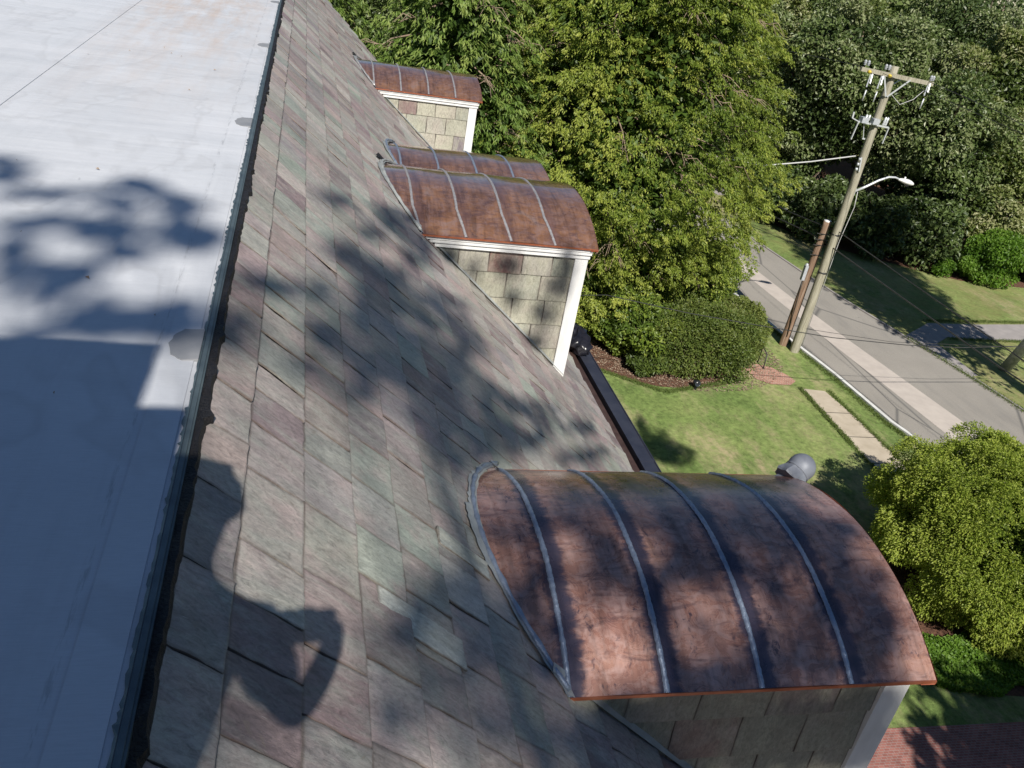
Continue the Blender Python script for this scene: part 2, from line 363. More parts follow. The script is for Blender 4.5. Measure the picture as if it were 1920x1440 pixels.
sheet('path', [(24.15, 23.9), (23.6, 27.2), (25.6, 28.6), (27.9, 28.8), (32, 29.4), (48, 31), (48, 29.4), (31, 27.6), (27.6, 27.3), (25.6, 27.3), (24.6, 26.6), (24.5, 24)], GZ + .009, 'path')
sheet('far_path', [(20.9, 44.4), (24.5, 45.4), (28.4, 45.3), (33, 44.6), (33, 45.6), (28.8, 46.3), (24.6, 46.9), (20.8, 46.6)], GZ + .010, 'path')
sheet('mulch_bed', [(8.6, 24.6), (9.3, 23.2), (9.9, 22.6), (10.4, 22.25), (11.2, 22.0), (12.3, 21.95), (13.3, 22.2), (14.2, 22.8), (14.8, 23.5), (15.9, 25), (16.6, 28), (16.2, 31.5), (12, 33), (8, 31)], GZ + .007, 'mulch')
sheet('mulch_bed', [(25.3, 38.2), (28.3, 36.1), (30, 35.0), (31.5, 34.2), (34.5, 34.0), (38, 34.0), (60, 33), (60, 60), (24, 60), (24.6, 40)], GZ + .008, 'mulch')
sheet('mulch_bed', [(13.0, 10.4), (13.5, 9.9), (14.6, 9.75), (15.9, 9.75), (15.9, 14.5), (14.8, 14.8), (13.8, 14), (13.2, 12.5)], GZ + .008, 'mulch')

# ------------------------------------------------------------------ the house
house = empty('house', (0, 0, 0), 'house with a white flat roof, slate mansard slope and copper barrel dormers', 'house')
X0 = -9.0; YB = -5.0
m = MB(); m.poly([(X0, YB, 0), (XE, YB, 0), (XE, HIP, 0), (X0, HIP, 0)])
m.poly([(XE, YB, 0), (XE, YB, -.05), (XE, HIP, -.05), (XE, HIP, 0)])
m.box((XE - .115, YB, .001), (XE - .02, HIP, .004)); m.box((-1.645, YB, .0005), (-1.615, HIP, .005))
fr = m.build('flat_roof', 'membrane', house)
m = MB()
EX = 3.30                                                       # slates end here, the gutter starts
m.poly([(XE, YB, -.03), (EX, YB, slope_z(EX) - .03), (EX, HIP - (EX - XE), slope_z(EX) - .03), (XE, HIP, -.03)])
d = EX - XE; zz = slope_z(EX) - .03
m.poly([(XE, HIP, -.03), (EX + .01, HIP - d, zz), (X0 + d, HIP - d, zz), (X0, HIP, -.03)])
m.build('roof_underlay', 'underlay', house)

# edge metal and tar
rg = random.Random(3)
m = MB(); m.box((XE + .002, YB, -.03), (XE + .016, HIP, .007)); m.box((XE + .016, YB, -.06), (XE + .022, HIP, .001)); m.build('roof_edge_metal', 'edge_metal', house)
m = MB(); ys = np.arange(-1.5, HIP, .035); pa = None
for y in ys:
    wv = .012 + .004 * math.sin(y * 3.1) + .005 * math.sin(y * 17.3 + 2 * math.sin(y * 5)) + rg.uniform(-.004, .004) + (.012 if rg.random() < .12 else 0)
    b = on_slope(XE + .014 + max(wv, .012), y, .024 + rg.uniform(-.006, .008)); a = (XE + .017, y, -.008 + rg.uniform(-.005, .006)); c = on_slope(XE + .03 + max(wv, .02), y, 0)
    if pa: m.poly([pa[0], pa[1], b, a]); m.poly([pa[1], pa[2], c, b])
    pa = (a, b, c)
m.build('tar_joint', 'tar', house)
m = MB()                                                        # tar flecks smeared on to the deck
pa = None; y = .4
while y < 12:
    y += rg.uniform(.006, .03); l = rg.choice([.0, .001, .002, .003, .005, .009]) * rg.uniform(.5, 1.2)
    q = [(XE + .001, y, .0088), (XE - .0045 - l, y + rg.uniform(-.003, .003), .0052)]
    if pa: m.poly([pa[0], q[0], q[1], pa[1]])
    pa = q
m.build('sealant_smear', 'edge_metal', house)
for yy, wd in ((2.715, .215), (5.79, .215), (8.74, .20), (12.0, .20)):
    m = MB(); pts = []
    for k in range(13):
        t = math.pi / 2 + math.pi * k / 12; pts.append((XE - .055 + .05 * math.cos(t) * (1 + .08 * math.sin(k * 2.3)), yy + math.sin(t) * wd / 2 * (1 + .05 * math.sin(k * 1.7)), .0075))
    pts = [(XE - .006, yy + wd / 2, .010)] + pts + [(XE - .006, yy - wd / 2, .010)]
    m.poly(pts); n = len(pts)
    for i in range(n): a, b = pts[i], pts[(i + 1) % n]; m.poly([(a[0], a[1], .001), (b[0], b[1], .001), b, a])
    m.build('joint_cover', 'patch', house)
m = MB()                                                        # leaf litter and flecks on the deck
for i in range(26):
    x, y = -rg.uniform(.4, 1.6), rg.uniform(.8, 8); a = rg.uniform(0, 3.1); l = rg.uniform(.006, .02)
    m.poly([(x, y, .006), (x + l * math.cos(a), y + l * math.sin(a), .012), (x + l * math.cos(a + .5) * 1.4, y + l * math.sin(a + .5) * 1.4, .006)])
tag(m.build('leaf_litter', 'twig'), kind='stuff', label='tiny dry leaf bits scattered on the white flat roof', cat='litter')

# slates --------------------------------------------------------------
PAL = [((.42, .372, .352), 5), ((.41, .39, .35), 3), ((.41, .33, .312), 4), ((.295, .225, .228), 3), ((.47, .44, .405), 3), ((.365, .385, .34), 2), ((.31, .275, .275), 2)]
pal = [c for c, k in PAL for _ in range(k)]
def slate_plate(V, F, T, PC, E, o, eu, ev, n, lu, lv, h00, h10, h01, h11, th, tint, nu, nv, rg, jit, hd=(.01, .035)):
    """top grid plus skirt; u runs down the slope, v along the row"""
    i0 = len(V); off = (rg.uniform(0, 50), rg.uniform(0, 50), rg.uniform(0, 50))
    grid = {}
    ph = [rg.uniform(0, 6.28) for _ in range(6)]; sk = rg.uniform(-.007, .007)
    for a in range(nu + 1):
        for b in range(nv + 1):
            u, v = (0, hd[0], hd[1])[a] if a < 3 else hd[1] + (.975 - hd[1]) * (a - 2) / (nu - 3) if a < nu else 1, 0; v = 0 if b == 0 else 1 if b == nv else .04 + .92 * (b - 1) / (nv - 2); du = dv = 0
            if b in (0, nv): dv = rg.gauss(0, jit * .7) + .0012 * math.sin(ph[b > 0] + a * 1.3)
            if a in (0, nu): du = rg.gauss(0, jit * .8) + .0012 * math.sin(ph[2 + (a > 0)] + b * 1.1)
            h = (h00 * (1 - u) + h10 * u) * (1 - v) + (h01 * (1 - u) + h11 * u) * v
            h += .0016 * math.sin(ph[4] + 5 * u + 3 * v) + .0013 * math.sin(ph[5] + 9 * v - 4 * u)
            if a in (0, nu) or b in (0, nv): h -= .0010
            uu = u * lu + du; vv = v * lv + dv + sk * (u - .5)
            grid[a, b] = len(V)
            V.append(o + eu * uu + ev * vv + n * h); T.append((*tint, 1)); PC.append((uu + off[0], vv + off[1], off[2])); E.append(.85 if a in (0, 1) else .72 if b in (0, nv) else .25 if a == nu else 0.0)
    for a in range(nu):
        for b in range(nv): F.append((grid[a, b], grid[a + 1, b], grid[a + 1, b + 1], grid[a, b + 1]))
    per = [(a, 0) for a in range(nu)] + [(nu, b) for b in range(nv)] + [(a, nv) for a in range(nu, 0, -1)] + [(0, b) for b in range(nv, 0, -1)]
    bot = []
    for k in per:
        bot.append(len(V)); V.append(V[grid[k]] - n * th); T.append((*[c * .8 for c in tint], 1)); PC.append(PC[grid[k]]); E.append(1.0)
    for i in range(len(per)):
        j = (i + 1) % len(per); F.append((grid[per[j]], grid[per[i]], bot[i], bot[j]))
eu = np.array([CP, 0, -SP]); ev = np.array([0, 1., 0]); nn = np.array([SP, 0, CP])
V, F, T, PC, E = [], [], [], [], []
rg = random.Random(21)
XB = [XE + .045] + [.0574 + .1712 * (k - 1) for k in range(21)]
k = 0
bounds = [XE + .031, -.115, .0574]
while bounds[-1] + .1712 < EX + .06: bounds.append(bounds[-1] + .1712)
for r_, (xa, xb) in enumerate(zip(bounds, bounds[1:])):
    y = rg.uniform(.3, .5) if xa < 1.2 else rg.uniform(.5, .9)
    yend = HIP - (xa - XE) - .02
    while y < yend:
        wd = rg.choice([.19, .22, .25, .27, .29, .33]) * rg.uniform(.93, 1.07)
        near = y < 4.2
        if y + wd > yend: wd = max(yend - y, .05)
        lu = (xb - xa) / CP + .03; o = np.array(on_slope(xa - .012, y))
        rs = rg.random(); flat = .6 if near else 1.0; lift = rg.gauss(0, .0018); roll = rg.gauss(0, .0018)
        if rs < .16: roll += rg.choice([-1, 1]) * rg.uniform(.003, .008) * flat
        if xa > .5 and rs > .8: roll += rg.uniform(.004, .010) * flat
        hb = .016 + lift; ht = .003 + lift * .4
        tint = rg.choice(pal); jv = rg.uniform(.74, 1.03); tint = tuple(min(c * jv * rg.uniform(.97, 1.03), .62) for c in tint)
        gap = rg.uniform(.002, .007) * (1.4 if near else 1)
        wob = rg.gauss(0, .0015)
        slate_plate(V, F, T, PC, E, o, eu, ev, nn, lu + wob, wd - gap, ht - roll / 2, hb - roll, ht + roll / 2, hb + roll, .007, tint,
                    10 if near else 5, 9 if near else 4, rg, .0018 if near else .002, (.15, .18))
        y += wd
slates = npmesh('slate_slope', V, F, 'slate', house, False, {'tint': ('FLOAT_COLOR', T), 'pc': ('FLOAT_VECTOR', PC), 'edge': ('FLOAT', E)})
# slipped and pale slates the photograph shows
V, F, T, PC, E = [], [], [], [], []
for (x, y, wd, ln, tint, lift) in ((.30, 1.97, .13, .40, (.56, .57, .52), .014), (.60, 2.62, .10, .30, (.50, .52, .48), .015)):
    o = np.array(on_slope(x, y)); V, F, T, PC, E = [], [], [], [], []; slate_plate(V, F, T, PC, E, o, eu, ev, nn, ln, wd, lift - .004, lift + .004, lift, lift + .008, .007, tint, 8, 6, rg, .002)
    npmesh('repair_slate', V, F, 'cheek', house, False, {'tint': ('FLOAT_COLOR', T), 'pc': ('FLOAT_VECTOR', PC), 'edge': ('FLOAT', E)})

# gutter ---------------------------------------------------------------
gy1 = HIP - (EX - XE)
m = MB(); gz = slope_z(EX) + .004
m.box((EX - .03, YB, gz - .045), (EX + .105, gy1, gz - .03)); m.box((EX + .105, YB, gz - .16), (EX + .15, gy1 + .1, gz - .145))
m.box((EX + .097, YB, gz - .145), (EX + .105, gy1, gz - .045)); g = m.build('gutter_trough', 'gutter_in', house)
m = MB(); m.box((EX + .152, YB, gz - .17), (EX + .30, gy1 + .3, gz - .012)); m.box((EX + .30, YB, gz - .02), (EX + .31, gy1 + .3, gz - .002))
for y in np.arange(-3.0, gy1, 2.44): m.box((EX + .15, y, gz - .012), (EX + .302, y + .05, gz - .007))
m.build('gutter_rim', 'gutter', house)
m = MB(); m.box((X0 + .5, YB + .3, GZ), (EX + .12, gy1 + .1, gz - .18)); m.build('wall', 'wall', house)
m = MB(); m.box((-2.3, -1.7, 0), (-.59, -.6, 3.07)); m.box((-.588, -1.6, 0), (-.40, -.602, 2.75)); m.box((-2.36, -1.76, 2.98), (-.55, -.55, 3.06)); m.build('chimney', 'chimney', house)

# dormers --------------------------------------------------------------
XF = 2.80
def dormer(yc, hw, zc, ze, cmat, smat, kink, cap, eave_trim, seed, cheek_cols, capdz=.10, capk=.68):
    rg = random.Random(seed); yc *= 1.4; hw *= 1.4; zc *= 1.4; ze *= 1.4
    rise = zc - ze; RR = (hw * hw + rise * rise) / (2 * rise)
    zf = lambda y: zc - RR + math.sqrt(RR * RR - (y - yc) ** 2)
    yw = yc - hw + .085; yw2 = yc + hw - .085                    # planes of the two cheeks
    # cheeks and front of the dormer: the thing the rest hangs on
    m = MB(); zt = zf(yw) - .03; ytop = yc
    for y, s in ((yw + .012, 1), (yw2 - .012, -1)):
        xb = XE - zt / TP
        m.poly([(xb - .05, y, zt), (2.72, y, zt), (2.72, y, slope_z(2.72) - .05)])
    ys = np.linspace(yw, yw2, 13)
    m.poly([(2.72, y, zf(y) - .03) for y in ys] + [(2.72, yw2, slope_z(2.72)), (2.72, yw, slope_z(2.72))])
    body = m.build('dormer', 'underlay', house)
    # slate cladding of the cheek facing the camera
    e_u = np.array([0, 0, -1.]); e_v = np.array([1., 0, 0])
    for side, yp in ((-1, yw), (1, yw2)):
        V, F, T, PC, E = [], [], [], [], []
        n_ = np.array([0, side, 0.]); z = ze - (.085 if eave_trim else .0); row = 0
        while z > slope_z(2.62) - .02:
            hh = .265 * rg.uniform(.97, 1.03); xs = XE - z / TP - .1; x = 2.615; i = 0; first = .62 if row % 2 == 0 else 1.0
            xx = [x]
            while x > xs:
                x -= .315 * rg.uniform(.9, 1.08) * (first if i == 0 else 1); xx.append(x); i += 1
            for i in range(len(xx) - 1):
                xr, xl = xx[i], max(xx[i + 1], xs)
                if xr - xl < .03: continue
                # trim the plate to the roof line
                zt_l = slope_z(xl); 
                if slope_z(xr) > z + .02: continue
                shade_k = .68 if cap == 'cap' else 1.0; tint = cheek_cols.get((row, i), rg.choice([(.40, .385, .31), (.37, .36, .29), (.43, .41, .33), (.34, .34, .28), (.37, .35, .30)]))  # shade on the near dormer's cheeks is put into darker slate tints
                slate_plate(V, F, T, PC, E, np.array([xl + .002, yp, z + .012]), e_u, e_v, n_, hh, xr - xl - .004, .003, .014, .003 + rg.uniform(0, .003), .014 + rg.uniform(0, .003), .007, tuple(q_ * shade_k for q_ in tint), 6, 6, rg, .0014)
            z -= hh - .012; row += 1
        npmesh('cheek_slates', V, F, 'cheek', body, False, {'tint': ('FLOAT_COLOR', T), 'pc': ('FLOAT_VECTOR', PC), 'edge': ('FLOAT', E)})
    # white corner boards and frieze
    for s, y in ((-1, yw), (1, yw2)):
        m = MB(); y0, y1 = sorted((y + s * .028, y - s * .10)); zb = slope_z(2.65) - .01
        V4 = [(2.615, y0), (2.742, y0), (2.742, y1), (2.615, y1)]
        zb1, zb2 = slope_z(2.615) + .012, slope_z(2.742) + .012
        zt_ = ze - .03
        m.mesh([(x, yy, slope_z(x) + .015) for x, yy in V4] + [(x, yy, zt_) for x, yy in V4], [[0, 3, 2, 1], [4, 5, 6, 7], [0, 1, 5, 4], [1, 2, 6, 5], [2, 3, 7, 6], [3, 0, 4, 7]])
        m.build('corner_board', 'white', body)
        if eave_trim:
            m = MB(); zt0 = ze - .017
            for a, b, c in ((0, .030, .020), (.021, .062, .042), (.063, .105, .030)):
                z1, z0 = zt0 - a, zt0 - b; yy = y + s * (.066 - a * .40); y0, y1 = sorted((yy, y - s * .01))
                xb = XE - z0 / TP + .0
                m.box((xb + (.0 + a * .1), y0, z0), (2.762 - a * .15, y1, z1 - .001))
            m.build('cornice', 'white', body)
    # front window (the face towards the street)
    m = MB(); wz0, wz1 = slope_z(2.72) + .12, ze - .02
    for a, b, c, d in ((yw + .10, yw2 - .10, wz1 - .07, wz1), (yw + .10, yw2 - .10, wz0, wz0 + .07), (yw + .10, yw + .17, wz0 + .071, wz1 - .071), (yw2 - .17, yw2 - .10, wz0 + .071, wz1 - .071), (yc - .02, yc + .02, wz0 + .071, wz1 - .071)):
        m.box((2.722, a, c), (2.76, b, d))
    wf = m.build('window_frame', 'white', body)
    m = MB(); m.box((2.721, yw + .171, wz0 + .072), (2.735, yw2 - .171, wz1 - .072)); m.build('window_glass', 'glass', body)
    # copper barrel
    NY = 40; NX = 24; ys = np.linspace(yc - hw, yc + hw, NY + 1); V = []; F = []
    for y in ys:
        z = zf(y); xb = XE - z / TP - .02
        for i in range(NX + 1):
            x = xb + (XF - xb) * i / NX
            dz = .0022 * math.sin(x * 7 + y * 5) + .0016 * math.sin(y * 13 - x * 4 + seed)
            V.append((x, y, z + dz))
    n1 = NX + 1
    F = [(j * n1 + i, j * n1 + i + 1, (j + 1) * n1 + i + 1, (j + 1) * n1 + i) for j in range(NY) for i in range(NX)]
    npmesh('copper_roof', V, F, cmat, body, True)
    # folded drip edges, bright where the fold is fresh
    for y, s in ((yc - hw, -1), (yc + hw, 1)):
        z = zf(y); xb = XE - z / TP - .01; m = MB()
        y0, y1 = sorted((y + s * .004, y - s * .004)); m.box((xb, y0, z - .016), (XF, y1, z - .001))
        y0, y1 = sorted((y - s * .002, y - s * .07)); m.box((xb, y0, z - .013), (XF, y1, z - .009)); m.build('eave_edge', 'copper_edge', body)
    m = MB(); pa = None
    for y in ys:
        z = zf(y); q = [(XF + .003, y, z + .001), (XF + .003, y, z - .026), (XF - .07, y, z - .026), (XF - .07, y, z - .006)]
        if pa:
            for a in range(3): m.poly([pa[a], pa[a + 1], q[a + 1], q[a]])
        pa = q
    m.build('drip_edge', 'copper_edge', body)
    # soldered seams
    for si, xr in enumerate(ribs):
        V = []; F = []; N = 190; prof = [(-1, -.001), (-.75, .55), (-.2, 1), (.35, .95), (.8, .5), (1, -.001)]
        for j in range(N + 1):
            y = yc - hw + 2 * hw * j / N; z = zf(y); s_ = (y - (yc - hw)) / (2 * hw); dx = 0
            if kink: dx = .058 * max(0, 1 - s_ / .17) ** 1.0 - .055 if s_ < .17 else -.055
            ww = .0125 * (1 + .07 * math.sin(j * .37 + si) + rg.uniform(-.13, .13)); cx = xr + dx + .0012 * math.sin(j * .11 + si * 2) + rg.uniform(-.0007, .0007)
            nz = math.sqrt(max(1 - ((y - yc) / RR) ** 2, .1)); ny = (y - yc) / RR; hgt = .009 * rg.uniform(.8, 1.2)
            for a, b in prof: V.append((cx + a * ww * rg.uniform(.93, 1.05), y + ny * b * hgt, z + .001 + nz * b * hgt))
        P_ = len(prof); F = [(j * P_ + i, j * P_ + i + 1, (j + 1) * P_ + i + 1, (j + 1) * P_ + i) for j in range(N) for i in range(P_ - 1)]
        npmesh('seam', V, F, smat, body, True)
    # solder bead and lead where the copper meets the slates
    m = MB(); pts = []; rr_ = []
    for j in range(61):
        y = yc - hw + 2 * hw * j / 60; z = zf(y); pts.append(on_slope(XE - z / TP - .016, y, .030)); rr_.append(.012 + .003 * math.sin(j * 1.3) + rg.uniform(-.002, .002))
    m.tube(pts, rr_, 7); m.build('roof_flashing_bead', smat if not kink else 'lead', body)
    V = []; F = []
    for j in range(61):
        y = yc - hw - .02 + (2 * hw + .04) * j / 60; z = zf(min(max(y, yc - hw), yc + hw)); x = XE - z / TP
        wv = .035 + rg.uniform(-.006, .006) + (.02 if 18 < j < 34 else 0)
        V += [on_slope(x - wv, y, .021), on_slope(x + .004, y, .031)]
    F = [(2 * j, 2 * j + 1, 2 * j + 3, 2 * j + 2) for j in range(60)]
    npmesh('apron_flashing', V, F, 'lead', body, False)
    # step flashing where the cheek meets the slope
    for s, y in ((-1, yw), (1, yw2)):
        xa = XE - zf(yw) / TP; m = MB()
        a = on_slope(xa - .02, y + s * .035, .028); b = on_slope(2.72, y + s * .035, .028); c = on_slope(2.72, y, .045); d = on_slope(xa - .02, y, .045)
        m.poly([a, b, c, d] if s < 0 else [d, c, b, a])
        m.build('step_flashing', 'lead', body)
    if cap:                                                     # round cap on the far front corner, the near one coloured as shaded
        m = MB(); c = Vector((XF + .10, yc + hw - .06, ze + capdz)); K = capk
        ax = Vector((.75, .35, .55)).normalized()
        prof = [(0.001, .118 * K)] + [(.118 * K * math.sin(t), .118 * K * math.cos(t)) for t in np.linspace(.2, 2.0, 12)]
        m.lathe(prof, c, ax, 24)
        m.lathe([(a * K, b * K) for a, b in ((.103, -.045), (.115, -.05), (.115, -.062), (.104, -.066))], c, ax, 24)
        q = Vector((0, 0, 1)).rotation_difference(ax); Vv = []; Ff = []; nk = 16
        for rr2, zz2 in ((.100, -.05), (.120, -.10), (.135, -.15), (.128, -.17)):
            for k2 in range(nk): t = 2 * math.pi * k2 / nk; r2 = rr2 * (1 + (.10 if k2 % 2 else -.06) * (-zz2 - .04) * 7); Vv.append(c + q @ Vector((r2 * K * math.cos(t), r2 * K * math.sin(t), zz2 * K)))
        for a in range(3):
            for k2 in range(nk): Ff.append([a * nk + k2, a * nk + (k2 + 1) % nk, (a + 1) * nk + (k2 + 1) % nk, (a + 1) * nk + k2])
        Ff.append([3 * nk + k2 for k2 in range(nk)]); m.mesh(Vv, Ff, False)
        m.bar((2.70, c.y - .02, ze - .02), c, .04); m.build('domed_cap', cap, body)
    return body
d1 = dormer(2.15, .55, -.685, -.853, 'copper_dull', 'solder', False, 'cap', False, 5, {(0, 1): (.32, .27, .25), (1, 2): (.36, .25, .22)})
d1['label'] = 'nearest dormer with tarnished copper barrel roof in tree shade'
d2 = dormer(6.02, .70, -.672, -.857, 'copper', 'solder_w', True, None, True, 8, {(0, 2): (.22, .125, .11), (0, 0): (.24, .25, .21), (0, 4): (.20, .20, .18), (3, 2): (.22, .21, .20)})
d2['label'] = 'second dormer with glossy reddish copper roof and kinked seams'
d2b = dormer(7.06, .50, -.775, -.87, 'copper', 'solder', False, 'white', True, 9, {}, -.13, .72)
d2b['label'] = 'low dormer tucked right behind the second one'
d3 = dormer(10.50, .60, -.70, -.86, 'copper', 'solder_w', False, None, True, 12, {(0, 3): (.24, .17, .16), (1, 4): (.26, .22, .22), (2, 0): (.22, .19, .20)})
d3['label'] = 'farthest dormer with small purple copper roof'
m = MB(); p = on_slope(.80, 3.93, .035)                          # flat black sheets for the dark slots where two dormers meet the slope
for x, y, a in ((.84, 8.85, 1.0), (.87, 15.0, .9)):
    q = [on_slope(x + dx, y + dy, h) for dx, dy, h in ((-.08, -.14, .024), (.02, -.03, .028), (.05, .1, .024), (-.05, .02, .038))]
    m = MB(); m.poly(q); m.build('torn_flashing', 'tar', house)

# ------------------------------------------------------------------ utility poles, lamp, wires
def rough_pole(m, x, y, z0, z1, r0, r1, lean=(0, 0), seed=1):
    rg = random.Random(seed); n = 16; N = 26; V = []; F = []
    for i in range(N + 1):
        t = i / N; r = r0 + (r1 - r0) * t
        for k in range(n):
            a = 2 * math.pi * k / n; rr_ = r * (1 + .035 * math.sin(3 * a + seed) + rg.uniform(-.02, .02))
            V.append((x + lean[0] * t + rr_ * math.cos(a), y + lean[1] * t + rr_ * math.sin(a), z0 + (z1 - z0) * t))
    F = [[i * n + k, i * n + (k + 1) % n, (i + 1) * n + (k + 1) % n, (i + 1) * n + k] for i in range(N) for k in range(n)]
    F.append([N * n + k for k in range(n)]); m.mesh(V, F, True)
PX, PY = 17.52, 25.12
pole = empty('utility_pole', (PX, PY, GZ), 'tall grey wooden utility pole with crossarm and street lamp beside the road', 'utility pole')
def pc(m, name, mat, par): return m.build(name, mat, par)
def loc(par):                                                    # parts are written in the thing's own frame
    L = par.location
    return lambda x, y, z: (x - L.x, y - L.y, z - L.z)
q = loc(pole)
m = MB(); rough_pole(m, 0, 0, -.2, 9.78, .165, .115, (.06, 0), 2); pc(m, 'shaft', 'pole', pole)
cz = 9.52
arm = MB(); arm.bar((-1.18, -.17, cz + .06), (1.42, -.17, cz - .06), .10, .12); ar = pc(arm, 'crossarm', 'pole', pole)
def ins(x, z, up=1, h=.16):
    mm = MB(); mm.lathe([(.012, 0), (.05, .02), (.03, .05), (.06, .07), (.035, .10), (.055, .115), (.02, h)], (x, -.17, z), (0, 0, up), 12); pc(mm, 'insulator', 'ins', ar)
for x in (-1.10, -.98, -.36, -.24): ins(x, cz + .12 - x * .046)
for x in (1.30, 1.38): ins(x, cz + .02)
for x in (-.92, -.20):
    mm = MB(); mm.lathe([(.0, 0), (.05, .0), (.055, .04), (.04, .09), (0.001, .10)], (x, -.225, cz - .02 - x * .04), (0, -1, 0), 12); pc(mm, 'yellow_knob', 'yellow', ar)
for x in (-.80, -.42, 1.26):
    mm = MB(); mm.bar((x, -.2, cz - .04), (x - .03, -.23, cz - .42), .035); mm.bar((x + .05, -.2, cz - .04), (x + .0, -.3, cz - .30), .03); mm.tube([(x - .02, -.26, cz - .50), (x - .04, -.26, cz - .82)], .022, 8)
    pc(mm, 'fuse_cutout', 'metal', ar)
for a, b in ((-.36, -.02), (.56, .02)):
    mm = MB(); mm.bar((a, -.24, cz - .04), (b, -.16, cz - .62), .05, .012, (0, 1, 0)); pc(mm, 'brace', 'metal', pole)
mm = MB(); mm.bar((.50, .0, cz - .02), (.05, .14, cz - .45), .05, .02); pc(mm, 'brace', 'metal', pole)
sw = MB(); z = 8.03
sw.bar((-.66, -.17, z + .04), (.45, -.17, z - .02), .05, .05); sw.bar((-.66, -.17, z + .04), (-.72, -.17, z - .52), .045, .03); sw.bar((.45, -.17, z - .02), (.42, -.17, z - .52), .045, .03)
sw.bar((-.66, -.17, z + .04), (-.92, -.17, z + .12), .03); sw.bar((-.92, -.17, z + .12), (-.93, -.17, z + .30), .05); sw.bar((-.45, -.17, z), (-.30, -.17, z - .45), .02)
sw.bar((-.34, -.17, z - .45), (-.24, -.17, z - .45), .04)
bracket = pc(sw, 'switch_bracket', 'metal', pole)
for x, mt in ((-.52, 'ins'), (-.12, 'ins')):
    mm = MB(); mm.box((x - .11, -.30, z + .03), (x + .11, -.10, z + .20)); pc(mm, 'switch_box', mt, bracket)
for x in (-.36, -.46, .22, .30):
    mm = MB(); mm.lathe([(.03, 0), (.045, .04), (.03, .08), (.045, .12), (.03, .16), (.04, .24), (.001, .27)], (x, -.17, z + .02), (.1, 0, 1), 12); pc(mm, 'insulator', 'metal', bracket)
mm = MB(); mm.tube([(.15, -.12, 9.0), (.45, -.3, 8.75), (.85, -.3, 8.95), (1.15, -.25, 9.25)], .01, 6); pc(mm, 'jumper_wire', 'wire_pale', pole)
mm = MB(); mm.tube([(.14, -.13, .3), (.16, -.13, 4.2), (.26, -.14, 5.4), (.2, -.12, 5.9)], .012, 6); pc(mm, 'riser_wire', 'wire_pale', pole)
mm = MB(); mm.bar((-.12, -.16, 7.0), (-.04, -.16, 6.55), .04, .04)
for k2 in range(3): mm.lathe([(.02, 0), (.05, .02), (.05, .07), (.02, .09)], (-.20, -.16, 6.62 + k2 * .16), (1, 0, 0), 10)
pc(mm, 'service_rack', 'metal', pole)
mm = MB(); mm.lathe([(.14, 0), (.15, .02), (.15, .05), (.14, .07)], (.03, 0, 4.35), (0, 0, 1), 16); pc(mm, 'pole_band', 'wire', pole); mm = MB(); mm.lathe([(.15, 0), (.16, .02), (.16, .05), (.15, .07)], (.02, 0, 3.0), (0, 0, 1), 16); pc(mm, 'pole_band', 'wire', pole)
lamp = empty('street_lamp', (PX + .12, PY - .05, GZ + 5.9), 'white cobra head street lamp on a curved arm fixed to the tall pole', 'street lamp')
mm = MB(); mm.tube([(.0, 0, -.02), (.35, -.02, .19), (.72, -.04, .44), (1.02, -.05, .58), (1.25, -.06, .60), (1.42, -.06, .56)], [.042, .04, .036, .033, .031, .03], 10); mm.bar((0, .0, -.14), (0, 0, .10), .08, .05); pc(mm, 'lamp_arm', 'metal', lamp)
mm = MB(); prof = [(.001, 0), (.05, .02), (.085, .12), (.12, .25), (.135, .38), (.12, .50), (.07, .60), (.001, .63)]
V = []; F = []; n = 16
for r_, zz in prof:
    for k in range(n): a = 2 * math.pi * k / n; V.append((1.38 + zz, -.06 + r_ * math.cos(a), .55 - zz * .16 + r_ * (.75 if math.sin(a) > 0 else .55) * math.sin(a)))
F = [[i * n + k, i * n + (k + 1) % n, (i + 1) * n + (k + 1) % n, (i + 1) * n + k] for i in range(len(prof) - 1) for k in range(n)]
mm.mesh(V, F, True); mm.lathe([(.03, 0), (.03, .05), (.001, .06)], (1.62, -.06, .60), (0, 0, 1), 10); hd = pc(mm, 'lamp_head', 'white', lamp)
mm = MB(); mm.lathe([(.001, .09), (.05, .075), (.09, .03), (.10, 0)], (1.78, -.06, .44), (.0, 0, -1), 14); pc(mm, 'lens', 'glass', hd)
p2 = empty('utility_pole', (17.33, 25.62, GZ), 'short reddish brown wooden pole with sawn top close behind the tall pole', 'utility pole')
mm = MB(); rough_pole(mm, 0, 0, -.2, 4.68, .15, .12, (.10, 0), 5); pc(mm, 'shaft', 'pole_red', p2)
mm = MB(); mm.lathe([(.121, -.03), (.123, .012), (.001, .016)], (.10, 0, 4.68), (0, 0, 1), 16); pc(mm, 'pole_cap', 'white', p2)
mm = MB(); mm.box((-.24, -.16, 2.55), (-.12, -.04, 3.08)); mm.lathe([(.06, 0), (.05, .06), (.001, .09)], (-.18, -.10, 3.08), (0, 0, 1), 12); pc(mm, 'terminal_box', 'ins', p2)
mm = MB()
for zz in (4.25, 4.05, 3.85, 3.5):
    mm.bar((-.22, -.12, zz), (.28, -.12, zz - .02), .025); pc(mm, 'cable_clamp', 'wire', p2); mm = MB()
mm.tube([(-.16, -.12, 2.5), (-.15, -.13, 2.2), (-.05, -.15, .4)], .015, 6); pc(mm, 'riser_cable', 'wire', p2)

